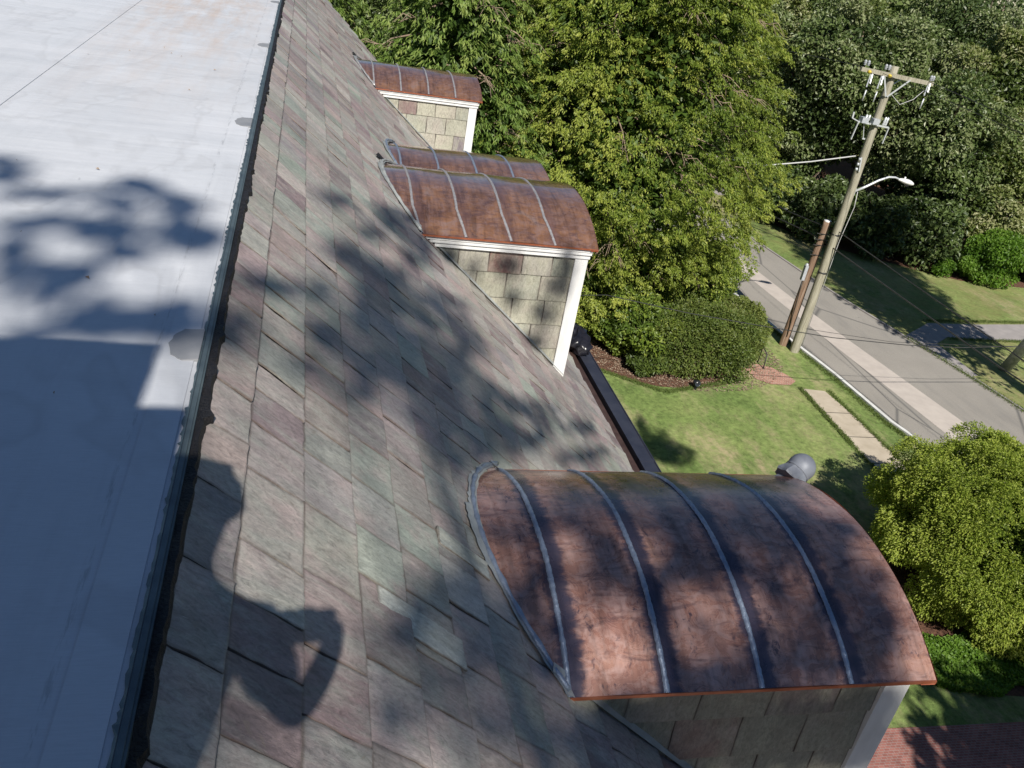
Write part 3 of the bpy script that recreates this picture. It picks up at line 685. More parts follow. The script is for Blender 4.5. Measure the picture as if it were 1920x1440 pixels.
def wire(pts, r, mat, label, sag=0):
    P = [Vector(p) for p in pts]; out = []
    for a, b in zip(P, P[1:]):
        n = max(6, int((b - a).length / .8))
        for i in range(n):
            t = i / n; v = a.lerp(b, t); v.z -= sag * 4 * t * (1 - t); out.append(v)
    out.append(P[-1]); o = P[0]; m = MB(); m.tube([v for v in out], r, 5)
    ob = m.build('power_line', mat, None, tuple(o)); tag(ob, label, 'wire', 'overhead wires along the street'); return ob
wire([(16.0, 40, -7.6), (17.1, 29.59, -6.79), (17.43, 26.0, -6.49), (17.83, 22.31, -6.69), (18.31, 17.49, -6.93), (20, -12, -6.5)], .022, 'wire', 'thick lower cable along the street with splice lumps past both poles')
wire([(15.6, 44, -6.6), (17.26, 27.98, -6.28), (17.56, 24.95, -5.98), (17.94, 21.2, -6.21), (18.38, 16.84, -6.45), (20, -12, -6.0)], .017, 'wire', 'black upper cable crossing the tall pole and the far verge')
wire([(18.75, 24.95, -.98), (18.3, 21.0, -1.1), (18.4, 18.7, -1.4), (20.5, -8, -1.6)], .010, 'wire', 'thin wire from the right end of the crossarm over the trees')
wire([(17.1, 24.95, -.95), (17.3, 21.0, -1.15), (17.8, 16, -1.5), (19.5, -8, -1.6)], .008, 'wire', 'thin wire from the middle of the crossarm going right')
wire([(16.4, 24.95, -.85), (16.2, 32, -1.3), (15.2, 42, -1.2), (13, 62, -.6)], .009, 'wire', 'thin wire from the left end of the crossarm into the trees')
wire([(17.19, 24.98, -3.48), (15.71, 25.0, -3.83), (14.13, 25.0, -4.13), (12.6, 26.2, -4.25), (10.9, 28, -4.1)], .022, 'wire_pale', 'pale twisted service cable from the tall pole into the evergreen')
wire([(4.1, 17.2, -5.9), (8.0, 20.0, -6.79), (10.47, 20.0, -7.14), (12.6, 20.0, -7.35), (14.99, 20.0, -7.57), (17.46, 20.0, -7.65), (19.35, 20.0, -7.62), (31, 20, -6.6)], .013, 'wire', 'sagging dark cable crossing the road low over the hedge')
wire([(14.5, 20.6, -7.62), (17.46, 20.6, -7.85), (22, 20.6, -7.75), (31, 20.6, -6.8)], .007, 'wire', 'faint lower cable crossing the road below the sagging one')
wire([(17.2, 25.5, -6.9), (16.7, 29, -7.3), (15.0, 40, -8.0)], .010, 'wire', 'thin slack cable from the short pole up the street')

# handrail, garden light, bin bag -------------------------------------
hr = empty('handrail', (15.55, 24.0, GZ), 'small black iron handrail at the brick landing behind the hedge', 'handrail')
mm = MB(); mm.tube([(.05, .75, .62), (.03, .1, .62), (.0, -.35, .52), (-.02, -.42, .02)], .022, 8); pc(mm, 'rail', 'wire', hr)
for yy in (.55, .1): mm = MB(); mm.tube([(.04, yy, .62), (.04, yy, 0)], .018, 8); pc(mm, 'post', 'wire', hr)
gl = empty('garden_light', (12.35, 21.95, GZ), 'small black garden spotlight at the foot of the clipped hedge', 'garden light')
mm = MB(); mm.lathe([(.06, 0), (.07, .12), (.11, .2), (.11, .3), (.001, .31)], (0, 0, 0), (0, 0, 1), 14); pc(mm, 'housing', 'black', gl)
mm = MB(); mm.lathe([(.001, 0), (.09, .001), (.1, .01)], (.0, -.1, .25), (0, -1, .3), 14); pc(mm, 'lens', 'glass', gl)
rg = random.Random(4); V = []; F = []; n = 22; N = 14
for i in range(N + 1):
    t = math.pi * i / N
    for k in range(n):
        a = 2 * math.pi * k / n; r_ = .27 * (1 + .20 * math.sin(a * 4 + i * .8) + .16 * math.sin(a * 9 - i * 1.7) + rg.uniform(-.05, .05))
        V.append((3.45 + .60 * r_ * math.sin(t) * math.cos(a), 9.30 + 1.1 * r_ * math.sin(t) * math.sin(a), -3.02 + .50 * r_ * math.cos(t)))
F = [[i * n + k, (i + 1) * n + k, (i + 1) * n + (k + 1) % n, i * n + (k + 1) % n] for i in range(N) for k in range(n)]
mm = MB(); mm.mesh(V, F, True); tag(mm.build('rubbish_bag', 'black', None, (3.46, 9.30, -3.12)), 'crumpled black plastic bag lying on the gutter beside the second dormer', 'bag')

# ------------------------------------------------------------------ foliage
def unit(a): return a / np.maximum(np.linalg.norm(a, axis=1, keepdims=True), 1e-6)
def leaves(C, D, Nn, L, W, tint, fold=.25):
    """kite shaped leaves: centre, long direction, normal, length, width"""
    D = unit(D); S = unit(np.cross(Nn, D)); U = np.cross(D, S); L = L[:, None]; W = W[:, None]
    v0 = C - D * L * .5; v1 = C + S * W * .5 + U * W * fold; v2 = C + D * L * .5 - U * L * .12; v3 = C - S * W * .5 + U * W * fold
    V = np.stack([v0, v1, v2, v3], 1).reshape(-1, 3); n = len(C); F = np.arange(n * 4).reshape(n, 4)
    return V, F, np.repeat(tint, 4)
def snoise(P, sc, seed):
    r = np.random.default_rng(seed); K = r.normal(size=(10, 3)) * sc; ph = r.uniform(0, 6.28, 10)
    return np.sin(P @ K.T + ph).mean(1) * 2.2
def foliage(name, parts, mat, parent, org):
    V = np.concatenate([p[0] for p in parts]); T = np.concatenate([p[2] for p in parts])
    F = np.arange(len(V)).reshape(-1, 4)
    o = npmesh(name, V, F, mat, parent, False, {'tint': ('FLOAT', T)}, org)
    return o
def sprays(C, out, n, rad, L, W, rg, droop=.5, flat=.35, tb=.5, td=.16, spread=1.0):
    """n leaves fanned round every centre C, pointing along out and drooping"""
    k = len(C); out = unit(out); c = np.repeat(C, n, 0); o = np.repeat(out, n, 0); N = k * n
    side = unit(np.cross(o, np.array([0, 0, 1.]) + rg.normal(size=(N, 3)) * .15)); up = np.cross(side, o)
    a = rg.uniform(-.35, 1, N)[:, None]; b = rg.normal(0, .42, N)[:, None] * (1.15 - a * .6); h = rg.normal(0, flat, N)[:, None]
    r = np.repeat(rad, n)[:, None] if hasattr(rad, '__len__') else rad
    P = c + (o * a + side * b * spread + up * h) * r; P[:, 2] -= (droop * np.clip(a[:, 0], 0, 1) ** 2 * (r[:, 0] if hasattr(r, 'shape') else r))
    d = o * (.7) + side * b * 1.1 + rg.normal(size=(N, 3)) * .35; d[:, 2] -= droop * .8
    nn_ = up + rg.normal(size=(N, 3)) * .45
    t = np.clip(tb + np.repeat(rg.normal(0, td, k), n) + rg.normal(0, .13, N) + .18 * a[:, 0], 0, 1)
    return leaves(P, d, nn_, L * rg.uniform(.7, 1.3, N), W * rg.uniform(.7, 1.3, N), t)
def shell(n, fr, rg, th=.25, zmin=-1):
    """directions on a sphere with a depth below the surface"""
    d = unit(rg.normal(size=(n * 2, 3))); d = d[d[:, 2] > zmin][:n]; dep = 1 - np.abs(rg.normal(0, th, len(d)))
    return d, np.clip(dep, .15, 1.05)
def tube_np(parts, pts, r0, r1, n=6):
    m = parts; k = len(pts); m.tube(pts, [r0 + (r1 - r0) * i / (k - 1) for i in range(k)], n)
def tree_root(name, x, y, label, group=None): return empty(name, (x, y, GZ), label, 'tree' if 'shrub' not in name and 'hedge' not in name else 'shrub', group)

def evergreen(x, y, top, rad, zlow, n, mat, label, name, seed, L=.13, W=.05, prof=None, tb=.5, droop=.55, nb=60, amp=.16, group=None, half=None, NL=30, GP=.3):
    """broad conifer: drooping fan sprays on a lumpy envelope, inner dark mass, trunk and limbs showing in the gaps"""
    rg = np.random.default_rng(seed); root = tree_root(name, x, y, label, group); H = top - GZ
    prof = prof or (lambda t: np.clip((1 - t) ** .62 * 1.0, 0, 1) * np.clip(.55 + t * 3, 0, 1))
    k = int(n); z = rg.uniform(zlow, H, k * 3); t = (z - zlow) / (H - zlow)
    keep = rg.uniform(0, 1, len(t)) < prof(t) + .05; z = z[keep][:k]; t = t[keep][:k]; k = len(z)
    ang = rg.uniform(0, 2 * np.pi, k) if half is None else rg.uniform(half[0], half[1], k)
    d = np.stack([np.cos(ang), np.sin(ang), np.zeros(k)], 1)
    lump = snoise(np.concatenate([d * 2.0, z[:, None] * .55], 1)[:, [0, 1, 3]], 1.5, seed) * amp + snoise(np.concatenate([d * 5, z[:, None] * 1.5], 1)[:, [0, 1, 3]], 1.4, seed + 1) * amp * .6
    tier = .06 * np.sin(z * 5.2 + 2 * np.sin(ang * 3))
    dep = 1 - np.abs(rg.normal(0, .11, k)) - (rg.uniform(0, 1, k) < .22) * rg.uniform(.1, .5, k)
    r = rad * prof(t) * (1 + lump + tier) * dep
    cl = snoise(np.stack([d[:, 0] * rad, d[:, 1] * rad, z], 1), 2.6, seed + 7); r = r - GP * np.clip(-cl, 0, 2)
    C = np.stack([d[:, 0] * r, d[:, 1] * r, z - .10 * r], 1)
    out = d.copy(); out[:, 2] = .10; out += rg.normal(size=(k, 3)) * .28
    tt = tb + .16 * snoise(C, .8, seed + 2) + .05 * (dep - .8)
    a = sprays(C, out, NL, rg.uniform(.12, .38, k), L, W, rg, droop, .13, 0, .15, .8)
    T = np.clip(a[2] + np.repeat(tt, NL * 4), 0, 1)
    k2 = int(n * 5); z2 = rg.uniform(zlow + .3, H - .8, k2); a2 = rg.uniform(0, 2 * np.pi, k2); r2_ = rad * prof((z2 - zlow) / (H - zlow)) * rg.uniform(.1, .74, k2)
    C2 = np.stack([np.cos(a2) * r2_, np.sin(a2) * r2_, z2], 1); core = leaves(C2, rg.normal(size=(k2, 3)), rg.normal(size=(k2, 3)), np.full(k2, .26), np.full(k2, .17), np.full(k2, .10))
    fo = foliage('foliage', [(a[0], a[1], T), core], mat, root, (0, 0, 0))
    m = MB(); tube_np(m, [(0, 0, -.2), (.05, .02, H * .3), (.0, .05, H * .65), (.02, 0, H - .5)], .07 + H * .017, .05, 10); m.build('trunk', 'bark', root)
    m = MB(); r2 = random.Random(seed)
    for i in range(nb):
        zz = r2.uniform(zlow, H - .8); tq = (zz - zlow) / (H - zlow); a_ = r2.uniform(0, 6.28) if half is None else r2.uniform(*half); rr_ = rad * float(prof(np.array([tq]))[0]) * r2.uniform(.75, .98)
        m.tube([(0, 0, zz + .3), (rr_ * .4 * math.cos(a_), rr_ * .4 * math.sin(a_), zz + .28), (rr_ * .8 * math.cos(a_ + .1), rr_ * .8 * math.sin(a_ + .1), zz + .05), (rr_ * math.cos(a_ + .15), rr_ * math.sin(a_ + .15), zz - .12 * rr_ + .02)], [.05, .035, .018, .007], 5, False)
        for j in range(9):
            f = r2.uniform(.55, 1.0); bx, by = rr_ * f * math.cos(a_ + .1), rr_ * f * math.sin(a_ + .1); b2 = a_ + r2.uniform(-1.1, 1.1); l = r2.uniform(.3, .75)
            m.tube([(bx, by, zz - .08 * rr_ * f + .05), (bx + l * .5 * math.cos(b2), by + l * .5 * math.sin(b2), zz - .08 * rr_ * f + r2.uniform(-.02, .15)), (bx + l * math.cos(b2), by + l * math.sin(b2), zz - .1 * rr_ * f - r2.uniform(0, .2))], [.012, .009, .004], 4, False)
    m.build('branches', 'twig', root); return root

def broadleaf(x, y, top, rx, ry, zlow, nblob, per, mat, label, name, seed, L=.2, W=.13, tb=.4, trunk=.2, mb='bark', group=None, br=(.9, 1.6), amp=.15, lean=(0, 0), core=True, shape=.5):
    """crown of leafy clumps on a lumpy ellipsoid round a forked trunk"""
    rg = np.random.default_rng(seed); root = tree_root(name, x, y, label, group); H = top - GZ; cz = (H + zlow) / 2; rz = (H - zlow) / 2
    d = unit(rg.normal(size=(nblob, 3))); d[:, 2] *= .95; dep = rg.uniform(.55, .92, nblob)
    ctr = np.array([lean[0], lean[1], cz]); B = ctr + d * dep[:, None] * np.array([rx, ry, rz]); rb = rg.uniform(br[0], br[1], nblob)
    parts = []; 
    n = per; k = nblob * n; bi = np.repeat(np.arange(nblob), n)
    e = unit(rg.normal(size=(k, 3)) + np.array([0, 0, .35])); q = 1 - np.abs(rg.normal(0, .17, k))
    lump = 1 + amp * snoise(B[bi] + e * rb[bi][:, None], 1.6, seed) + amp * .6 * snoise(B[bi] + e * rb[bi][:, None], 4, seed + 3)
    C = B[bi] + e * (rb[bi] * q * lump)[:, None] * np.array([1, 1, .8])
    nn_ = e * .7 + np.array([0, -.25, .55]) + rg.normal(size=(k, 3)) * .5
    dd = e + rg.normal(size=(k, 3)) * .7; dd[:, 2] -= .35
    out = C - ctr; tt = np.clip(tb + np.repeat(rg.normal(0, .12, nblob), n) + rg.normal(0, .16, k) + .1 * snoise(C, 1.2, seed + 5), 0, 1)
    parts.append(leaves(C, dd, nn_, L * rg.uniform(.6, 1.35, k), W * rg.uniform(.6, 1.35, k), tt))
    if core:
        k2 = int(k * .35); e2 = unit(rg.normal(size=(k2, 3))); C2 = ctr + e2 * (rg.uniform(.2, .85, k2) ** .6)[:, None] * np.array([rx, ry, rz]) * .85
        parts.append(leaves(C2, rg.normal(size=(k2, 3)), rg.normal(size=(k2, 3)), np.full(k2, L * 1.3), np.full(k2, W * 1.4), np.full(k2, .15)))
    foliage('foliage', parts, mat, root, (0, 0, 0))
    m = MB(); r2 = random.Random(seed); zt = max(zlow * 1.1, H * .35)
    m.tube([(0, 0, -.2), (lean[0] * .2, lean[1] * .2, zt * .5), (lean[0] * .5, lean[1] * .5, zt), (lean[0] * .9, lean[1] * .9, H * .85)], [trunk * 1.25, trunk, trunk * .85, trunk * .2], 12)
    tr = m.build('trunk', mb, root); m = MB()
    for i in range(min(nblob, 26)):
        b = B[i]; z0 = zt * r2.uniform(.75, 1.0) if b[2] > zt else max(b[2] * .7, .2); f = r2.uniform(.35, .6)
        m.tube([(lean[0] * .5, lean[1] * .5, z0), (b[0] * f, b[1] * f, z0 + (b[2] - z0) * .5 + .2), (b[0], b[1], b[2])], [trunk * .4, trunk * .22, .015], 6, False)
        for j in range(3): m.tube([(b[0] * .8, b[1] * .8, z0 + (b[2] - z0) * .8), (b[0] + r2.uniform(-1, 1) * rb[i] * .7, b[1] + r2.uniform(-1, 1) * rb[i] * .7, b[2] + r2.uniform(-.3, .9) * rb[i] * .7)], [.02, .006], 4, False)
    m.build('branches', mb, root); return root

# ------------------------------------------------------------------ planting
pe = lambda t: np.clip(1.0 - np.abs(t - .42) ** 1.9 * 1.5, 0, 1) * np.clip(.62 + t * 1.9, 0, 1)
evergreen(9.9, 27.5, 3.6, 5.0, .5, 8000, 'lf_ever', 'huge bright yellow green evergreen with drooping sprays beside the road', 'evergreen_tree', 31, .105, .036, pe, .50, .55, 130, .24, None, None, 42, .62)
ph = lambda t: np.clip((1 - t) ** .75, 0, 1) * np.clip(.75 + t * 3, 0, 1)
evergreen(4.2, 25.5, 3.2, 4.6, 1.5, 1900, 'lf_hem', 'dark hemlock with hanging sprays just beyond the far end of the slate roof', 'hemlock_tree', 41, .16, .036, ph, .5, .8, 70, .2, 'hemlocks behind the house')
evergreen(8.2, 33.5, 4.5, 4.4, 1.5, 1300, 'lf_hem', 'hemlock in the shade between the roof end and the big evergreen', 'hemlock_tree', 42, .19, .05, ph, .38, .8, 50, .2, 'hemlocks behind the house')
evergreen(-1.0, 33.5, 5.5, 4.8, 1.5, 1100, 'lf_hem', 'hemlock farthest left, showing only at the top of the slate slope', 'hemlock_tree', 43, .19, .05, ph, .45, .8, 50, .2, 'hemlocks behind the house')
# woods over the road
W_ = 'trees of the wood across the road'
spec = [ # x, y, top, rx, ry, zlow, nblob, per, mat, tb, label
 (27.0, 42.0, 1.2, 4.2, 3.8, 2.0, 46, 620, 'lf_dec', .42, 'dark broadleaf tree directly behind the crossarm of the tall pole'),
 (31.2, 39.2, -.9, 3.7, 3.4, .8, 42, 620, 'lf_dec', .36, 'dark leafy tree behind the street lamp head'),
 (35.6, 40.0, 1.0, 4.0, 3.8, .8, 44, 600, 'lf_dec2', .40, 'leafy tree right of the street lamp, reaching up to the gap of sky'),
 (40.0, 39.6, 1.8, 4.2, 4.0, .8, 40, 560, 'lf_dec', .42, 'tree of the wood at the right edge of the picture'),
 (22.5, 49.0, 1.6, 4.6, 4.2, 2.6, 44, 540, 'lf_dec', .45, 'broadleaf tree with pale glinting leaves right of the big evergreen'),
 (30.0, 49.5, 2.8, 5.0, 4.6, 3, 46, 540, 'lf_dec2', .45, 'tall broadleaf tree with silvery glinting leaves above the crossarm'),
 (37.5, 49.0, 2.9, 4.6, 4.4, 3, 40, 500, 'lf_dec', .48, 'tall tree of the second row under the gap of sky'),
 (45.5, 48.0, 3.2, 5.0, 4.6, 3, 40, 460, 'lf_dec2', .45, 'tall tree of the second row at the top right corner'),
 (25.6, 45.6, -5.0, 3.0, 2.2, .5, 26, 420, 'lf_dec', .22, 'dark understorey tree behind the far path'),
 (13.5, 44.0, 3.0, 5.0, 4.6, 2, 36, 460, 'lf_dec', .25, 'shaded broadleaf tree behind the big evergreen'),
 (20.5, 60.0, 3.5, 5.8, 5.0, 3, 36, 420, 'lf_dec', .45, 'distant broadleaf tree at the end of the street'),
 (2.5, 45.0, 4.0, 6.0, 5.0, 2, 34, 420, 'lf_dec', .25, 'shaded broadleaf tree far behind the roof end'),
 (49.0, 60.0, 4.6, 6.5, 5.5, 3, 34, 360, 'lf_dec', .45, 'distant tree in the last row at the top right corner'),
 (29.0, 60.0, 5.0, 6.0, 5.5, 3, 36, 380, 'lf_dec', .45, 'tall distant tree behind the silvery ones'),
]
for i, (x, y, tp, rx, ry, zl, nb, per, mt, tb, lab) in enumerate(spec):
    broadleaf(x, y, tp, rx * .97, ry, zl, int(nb * .85), int(per * 1.5), mt, lab, 'broadleaf_tree', 60 + i, .21, .12, tb + .17, .2, 'bark', W_, (.8, 1.5), .3)
broadleaf(33.4, 36.2, -6.1, 1.7, 1.5, 1.0, 18, 420, 'lf_dec2', 'young tree with yellowish leaves standing above the bright round shrub', 'broadleaf_tree', 90, .19, .12, .72, .08, 'bark', W_, (.55, .9), .2)
broadleaf(32.7, 34.3, -8.15, 1.75, 1.5, .05, 26, 620, 'lf_bright', 'bright light green round shrub on the far lawn at the edge of the wood', 'round_shrub', 91, .15, .08, .55, .05, 'bark', None, (.5, .8), .16)
broadleaf(30.6, 34.6, -9.6, .5, .4, .1, 8, 90, 'lf_bright', 'tiny light green seedling in the shade left of the bright round shrub', 'small_shrub', 92, .14, .08, .5, .02, 'bark', None, (.2, .35), .16)

UL = ['dark leafy shrub at the wood edge behind the head of the street lamp', 'dark shrub at the wood edge between the tall pole and the tiny bright seedling', 'dark shrub directly behind the tiny bright seedling', 'dark shrub left of the tall pole beside the end of the far path',
      'dark shrub at the wood edge right behind the bright round shrub', 'dark shrub at the wood edge on the right margin of the picture', 'dark shrub beyond the far path, partly behind the evergreen', 'dark shrub beyond the far path, left of the tall pole', 'tallest dark shrub, behind the tiny bright seedling']
U_ = 'dark shrubs along the edge of the wood'
for i, (x, y, h, r_) in enumerate([(26.0, 38.6, 3.2, 1.9), (28.3, 37.0, 3.0, 1.9), (30.4, 36.3, 3.4, 1.7), (24.6, 41.4, 3.2, 1.9), (36.6, 35.4, 3.6, 2.0), (39.8, 35.2, 3.8, 2.2), (24.8, 48.6, 3.4, 2.2), (28.6, 48.3, 3.6, 2.3), (32.3, 38.0, 4.2, 1.9)]):
    broadleaf(x, y, GZ + h, r_, r_ * .9, .05, 22, 300, 'lf_dec', UL[i], 'understorey_shrub', 140 + i, .24, .15, .25, .05, 'bark', U_, (.6, 1.0), .2)
rg = np.random.default_rng(300); k = 60000; x = rg.uniform(-45, 120, k); y = 74 + rg.normal(0, 2.5, k) - .25 * np.abs(x - 30)
hgt = 14.6 + 1.5 * np.sin(x * .21) + 1.2 * np.sin(x * .53 + 1) - 3.4 * np.exp(-((x - 57) / 4) ** 2); z = GZ + hgt * rg.uniform(0, 1, k) ** .8 * (1 + .05 * np.sin(x * 2.1)); y = y + 2.2 * np.sin(x * .9) * np.cos(z * .8)
o = foliage('distant_woodland', [leaves(np.stack([x, y, z], 1), rg.normal(size=(k, 3)), np.array([0, -.8, .5]) + rg.normal(size=(k, 3)) * .5, rg.uniform(.5, .9, k), rg.uniform(.35, .6, k), np.clip(.4 + .2 * np.sin(x * 1.3 + z) + rg.normal(0, .15, k), 0, 1))], 'lf_dec', None, (30, 74, GZ))
tag(o, 'far off woodland closing the view behind the separate trees', 'woodland', None, 'stuff')
# roadside tree at the right edge: pale trunk in view, crown reaching out of the picture
broadleaf(26.2, 24.7, 6.5, 3.2, 3.6, 4.6, 46, 170, 'lf_dec', 'roadside tree with pale lichened trunk at the right edge of the picture', 'street_tree', 95, .24, .15, .4, .17, 'bark_pale', None, (.8, 1.3), .2, (-.8, -5.6))
broadleaf(25.4, 15.5, 13.0, 3.7, 4.0, 13.0, 26, 150, 'lf_dec', 'very tall roadside tree outside the right edge, shading the far verge', 'street_tree', 96, .3, .2, .4, .3, 'bark', None, (1.0, 1.6), .25)
# the bed at the corner of the lawn
def hedge(x, y, rx, ry, h, n, mat, label, name, seed, L=.08, W=.045, tb=.45, amp=.06, th=.10, zc=.38):
    rg = np.random.default_rng(seed); root = tree_root(name, x, y, label); d, dep = shell(n, None, rg, th); d = d[d[:, 2] > -.55]; dep = dep[:len(d)]; k = len(d)
    P = d * np.array([rx, ry, h * (1 - zc)]); P[:, 2] += h * zc
    lum = 1 + amp * snoise(P, 2.2, seed) + amp * .7 * snoise(P, 6, seed + 1)
    C = np.array([0, 0, h * zc]) + (P - np.array([0, 0, h * zc])) * (dep * lum)[:, None]; C[:, 2] = np.maximum(C[:, 2], .05)
    nn_ = d * .7 + np.array([0, 0, .3]) + rg.normal(size=(k, 3)) * .6; dd = d + rg.normal(size=(k, 3)) * .7
    t = np.clip(tb + .14 * snoise(P, 3, seed + 4) + rg.normal(0, .16, k), 0, 1)
    foliage('foliage', [leaves(C, dd, nn_, L * rg.uniform(.6, 1.4, k), W * rg.uniform(.6, 1.4, k), t)], mat, root, (0, 0, 0))
    m = MB(); r2 = random.Random(seed)
    for i in range(26):
        a = r2.uniform(0, 6.28); f = r2.uniform(.3, .85); m.tube([(0, 0, 0), (rx * f * .5 * math.cos(a), ry * f * .5 * math.sin(a), h * .35), (rx * f * math.cos(a), ry * f * math.sin(a), h * r2.uniform(.45, .75))], [.035, .02, .006], 5, False)
    m.build('branches', 'twig', root); return root
hedge(13.0, 23.9, 2.05, 1.75, 2.0, 38000, 'lf_box', 'big clipped dark green rounded hedge mound at the corner of the lawn', 'clipped_hedge', 101, .085, .05, .55, .17, .2)
hedge(15.1, 25.4, 1.1, 1.3, 1.8, 14000, 'lf_box', 'lighter green shrub squeezed between the clipped mound and the short pole', 'round_shrub', 102, .08, .045, .8, .14)
broadleaf(10.9, 24.3, -8.5, 1.6, 1.5, .1, 26, 560, 'lf_ever', 'loose leafy shrub left of the clipped mound with red mulch under it', 'leafy_shrub', 103, .13, .07, .38, .04, 'twig', None, (.4, .7), .25, (0, 0), True)
broadleaf(9.2, 26.2, -7.5, 1.7, 1.6, .3, 22, 560, 'lf_ever', 'leafy shrub right behind the white corner of the second dormer', 'leafy_shrub', 104, .13, .07, .55, .05, 'twig', None, (.5, .8), .25)
broadleaf(14.9, 28.9, -7.9, 1.9, 1.6, .3, 28, 620, 'lf_ever', 'arching fine leaved shrub under the right side of the big evergreen', 'arching_shrub', 105, .13, .05, .42, .05, 'twig', None, (.5, .9), .25)
broadleaf(12.9, 26.6, -7.7, 2.3, 1.4, .4, 26, 560, 'lf_ever', 'dense shrub between the big evergreen and the clipped mound', 'leafy_shrub', 106, .13, .06, .45, .05, 'twig', None, (.5, .9), .22)
broadleaf(10.9, 22.9, -9.75, .75, .5, .05, 9, 260, 'lf_box', 'small bright plant at the front of the mulch bed', 'small_shrub', 107, .13, .08, .42, .02, 'twig', None, (.2, .36), .25)
# the yew by the drive
rg = np.random.default_rng(111); yw = tree_root('yew_tree', 15.65, 12.7, 'dense spreading yellow green yew above the brick drive at the right edge')
parts = []; nb = 150; d = unit(rg.normal(size=(nb * 2, 3))); d = d[d[:, 2] > -.85][:nb]; nb = len(d)
RX, RY, RZ = 2.6, 2.9, 1.8; cz = 1.55
B = np.array([0, 0, cz]) + d * np.array([RX, RY, RZ]) * rg.uniform(.72, .93, nb)[:, None]; rb = rg.uniform(.32, .72, nb)
k = nb * 230; bi = np.repeat(np.arange(nb), 230); e = unit(rg.normal(size=(k, 3)) + d[bi] * .9)
C = B[bi] + e * (rb[bi] * (1 - np.abs(rg.normal(0, .22, k))))[:, None]; C[:, 2] = np.maximum(C[:, 2], .15)
a = sprays(C, e + d[bi] * .4 + np.array([0, 0, -.05]), 7, .11, .062, .03, rg, .35, .4, .60, .15)
tt = np.clip(a[2] + np.repeat(.14 * snoise(C, 1.1, 9), 28), 0, 1); parts.append((a[0], a[1], tt))
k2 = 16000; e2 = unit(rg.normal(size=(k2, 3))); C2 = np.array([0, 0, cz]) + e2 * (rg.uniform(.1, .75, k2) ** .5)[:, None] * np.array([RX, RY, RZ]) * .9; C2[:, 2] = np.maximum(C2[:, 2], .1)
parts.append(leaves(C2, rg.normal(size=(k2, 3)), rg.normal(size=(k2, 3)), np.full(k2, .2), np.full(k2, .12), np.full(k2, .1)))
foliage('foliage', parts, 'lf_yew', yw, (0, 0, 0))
m = MB(); r2 = random.Random(5)
for i in range(34):
    b = B[r2.randrange(nb)]; m.tube([(r2.uniform(-.3, .3), r2.uniform(-.3, .3), -.1), (b[0] * .5, b[1] * .5, b[2] * .5), tuple(b)], [.07, .035, .008], 6, False)
m.build('branches', 'bark', yw)
# ivy at the foot of the yew
rg = np.random.default_rng(120); k = 16000; x = rg.uniform(12.5, 15.9, k); y = 9.85 + rg.uniform(0, 1, k) ** 1.3 * 1.5 + .12 * np.sin(x * 4) + np.maximum(0, 13 - x) * .7
C = np.stack([x, y, GZ + .05 + .14 * rg.uniform(0, 1, k) + .05 * np.sin(x * 6 + y * 4)], 1)
o = foliage('ivy_ground_cover', [leaves(C, rg.normal(size=(k, 3)) * [1, 1, .3], np.array([0, -.3, 1]) + rg.normal(size=(k, 3)) * .35, rg.uniform(.05, .09, k), rg.uniform(.05, .08, k), np.clip(.5 + rg.normal(0, .2, k), 0, 1))], 'lf_bright', None, (13.8, 10.6, GZ))
tag(o, 'low ivy spreading at the foot of the yew beside the drive', 'ground cover', None, 'stuff')
# tufts of rougher grass along edges of the lawn, verge and walk
rg = np.random.default_rng(130); P = []
def along(a, b, n, w_):
    t = rg.uniform(0, 1, n)[:, None]; q = np.array(a) * (1 - t) + np.array(b) * t; q = q + rg.normal(0, w_, (n, 2)); P.append(q)
for (a, b) in zip(rl[2:8], rl[3:9]): along((a[0] - .2, a[1]), (b[0] - .2, b[1]), 1100, .08)
along((16.1, 8), (16.15, 19.5), 2600, .05); along((16.15, 19), (16.25, 22.3), 1500, .05); along((17.35, 12), (17.25, 22.2), 3000, .05)
along((24.5, 21), (23.5, 27), 1600, .1); along((25.6, 28.8), (32, 29.5), 1600, .08); along((25.6, 27.1), (31, 27.4), 1400, .08)
along((9.4, 22.9), (11.2, 21.65), 900, .06); along((11.2, 21.6), (14.4, 22.7), 1400, .06)
Q = np.concatenate(P); k = len(Q); C = np.concatenate([Q, np.full((k, 1), GZ + .05)], 1)
o = foliage('grass_tufts', [leaves(C, np.array([0, 0, 1]) + rg.normal(size=(k, 3)) * .5, rg.normal(size=(k, 3)), rg.uniform(.05, .11, k), np.full(k, .018), np.clip(.4 + rg.normal(0, .2, k), 0, 1))], 'lf_grass', None, (17, 20, GZ))
tag(o, 'longer grass along the edges of walk, kerb and beds', 'grass', None, 'stuff')
k = 9000; x = rg.uniform(8.8, 16.5, k); y = rg.uniform(21.8, 28, k)
C = np.stack([x, y, np.full(k, GZ + .03)], 1); kk = ((x - 12.8) / 4.0) ** 2 + ((y - 25.3) / 3.5) ** 2 < 1; C = C[kk]; k = len(C)
o = foliage('mulch_litter', [leaves(C, rg.normal(size=(k, 3)) * [1, 1, .2], np.array([0, 0, 1]) + rg.normal(size=(k, 3)) * .3, rg.uniform(.04, .12, k), rg.uniform(.02, .05, k), rg.uniform(0, 1, k))], 'twig', None, (12.8, 25, GZ))
tag(o, 'bark chips and fallen bits on the mulch bed', 'mulch', None, 'stuff')

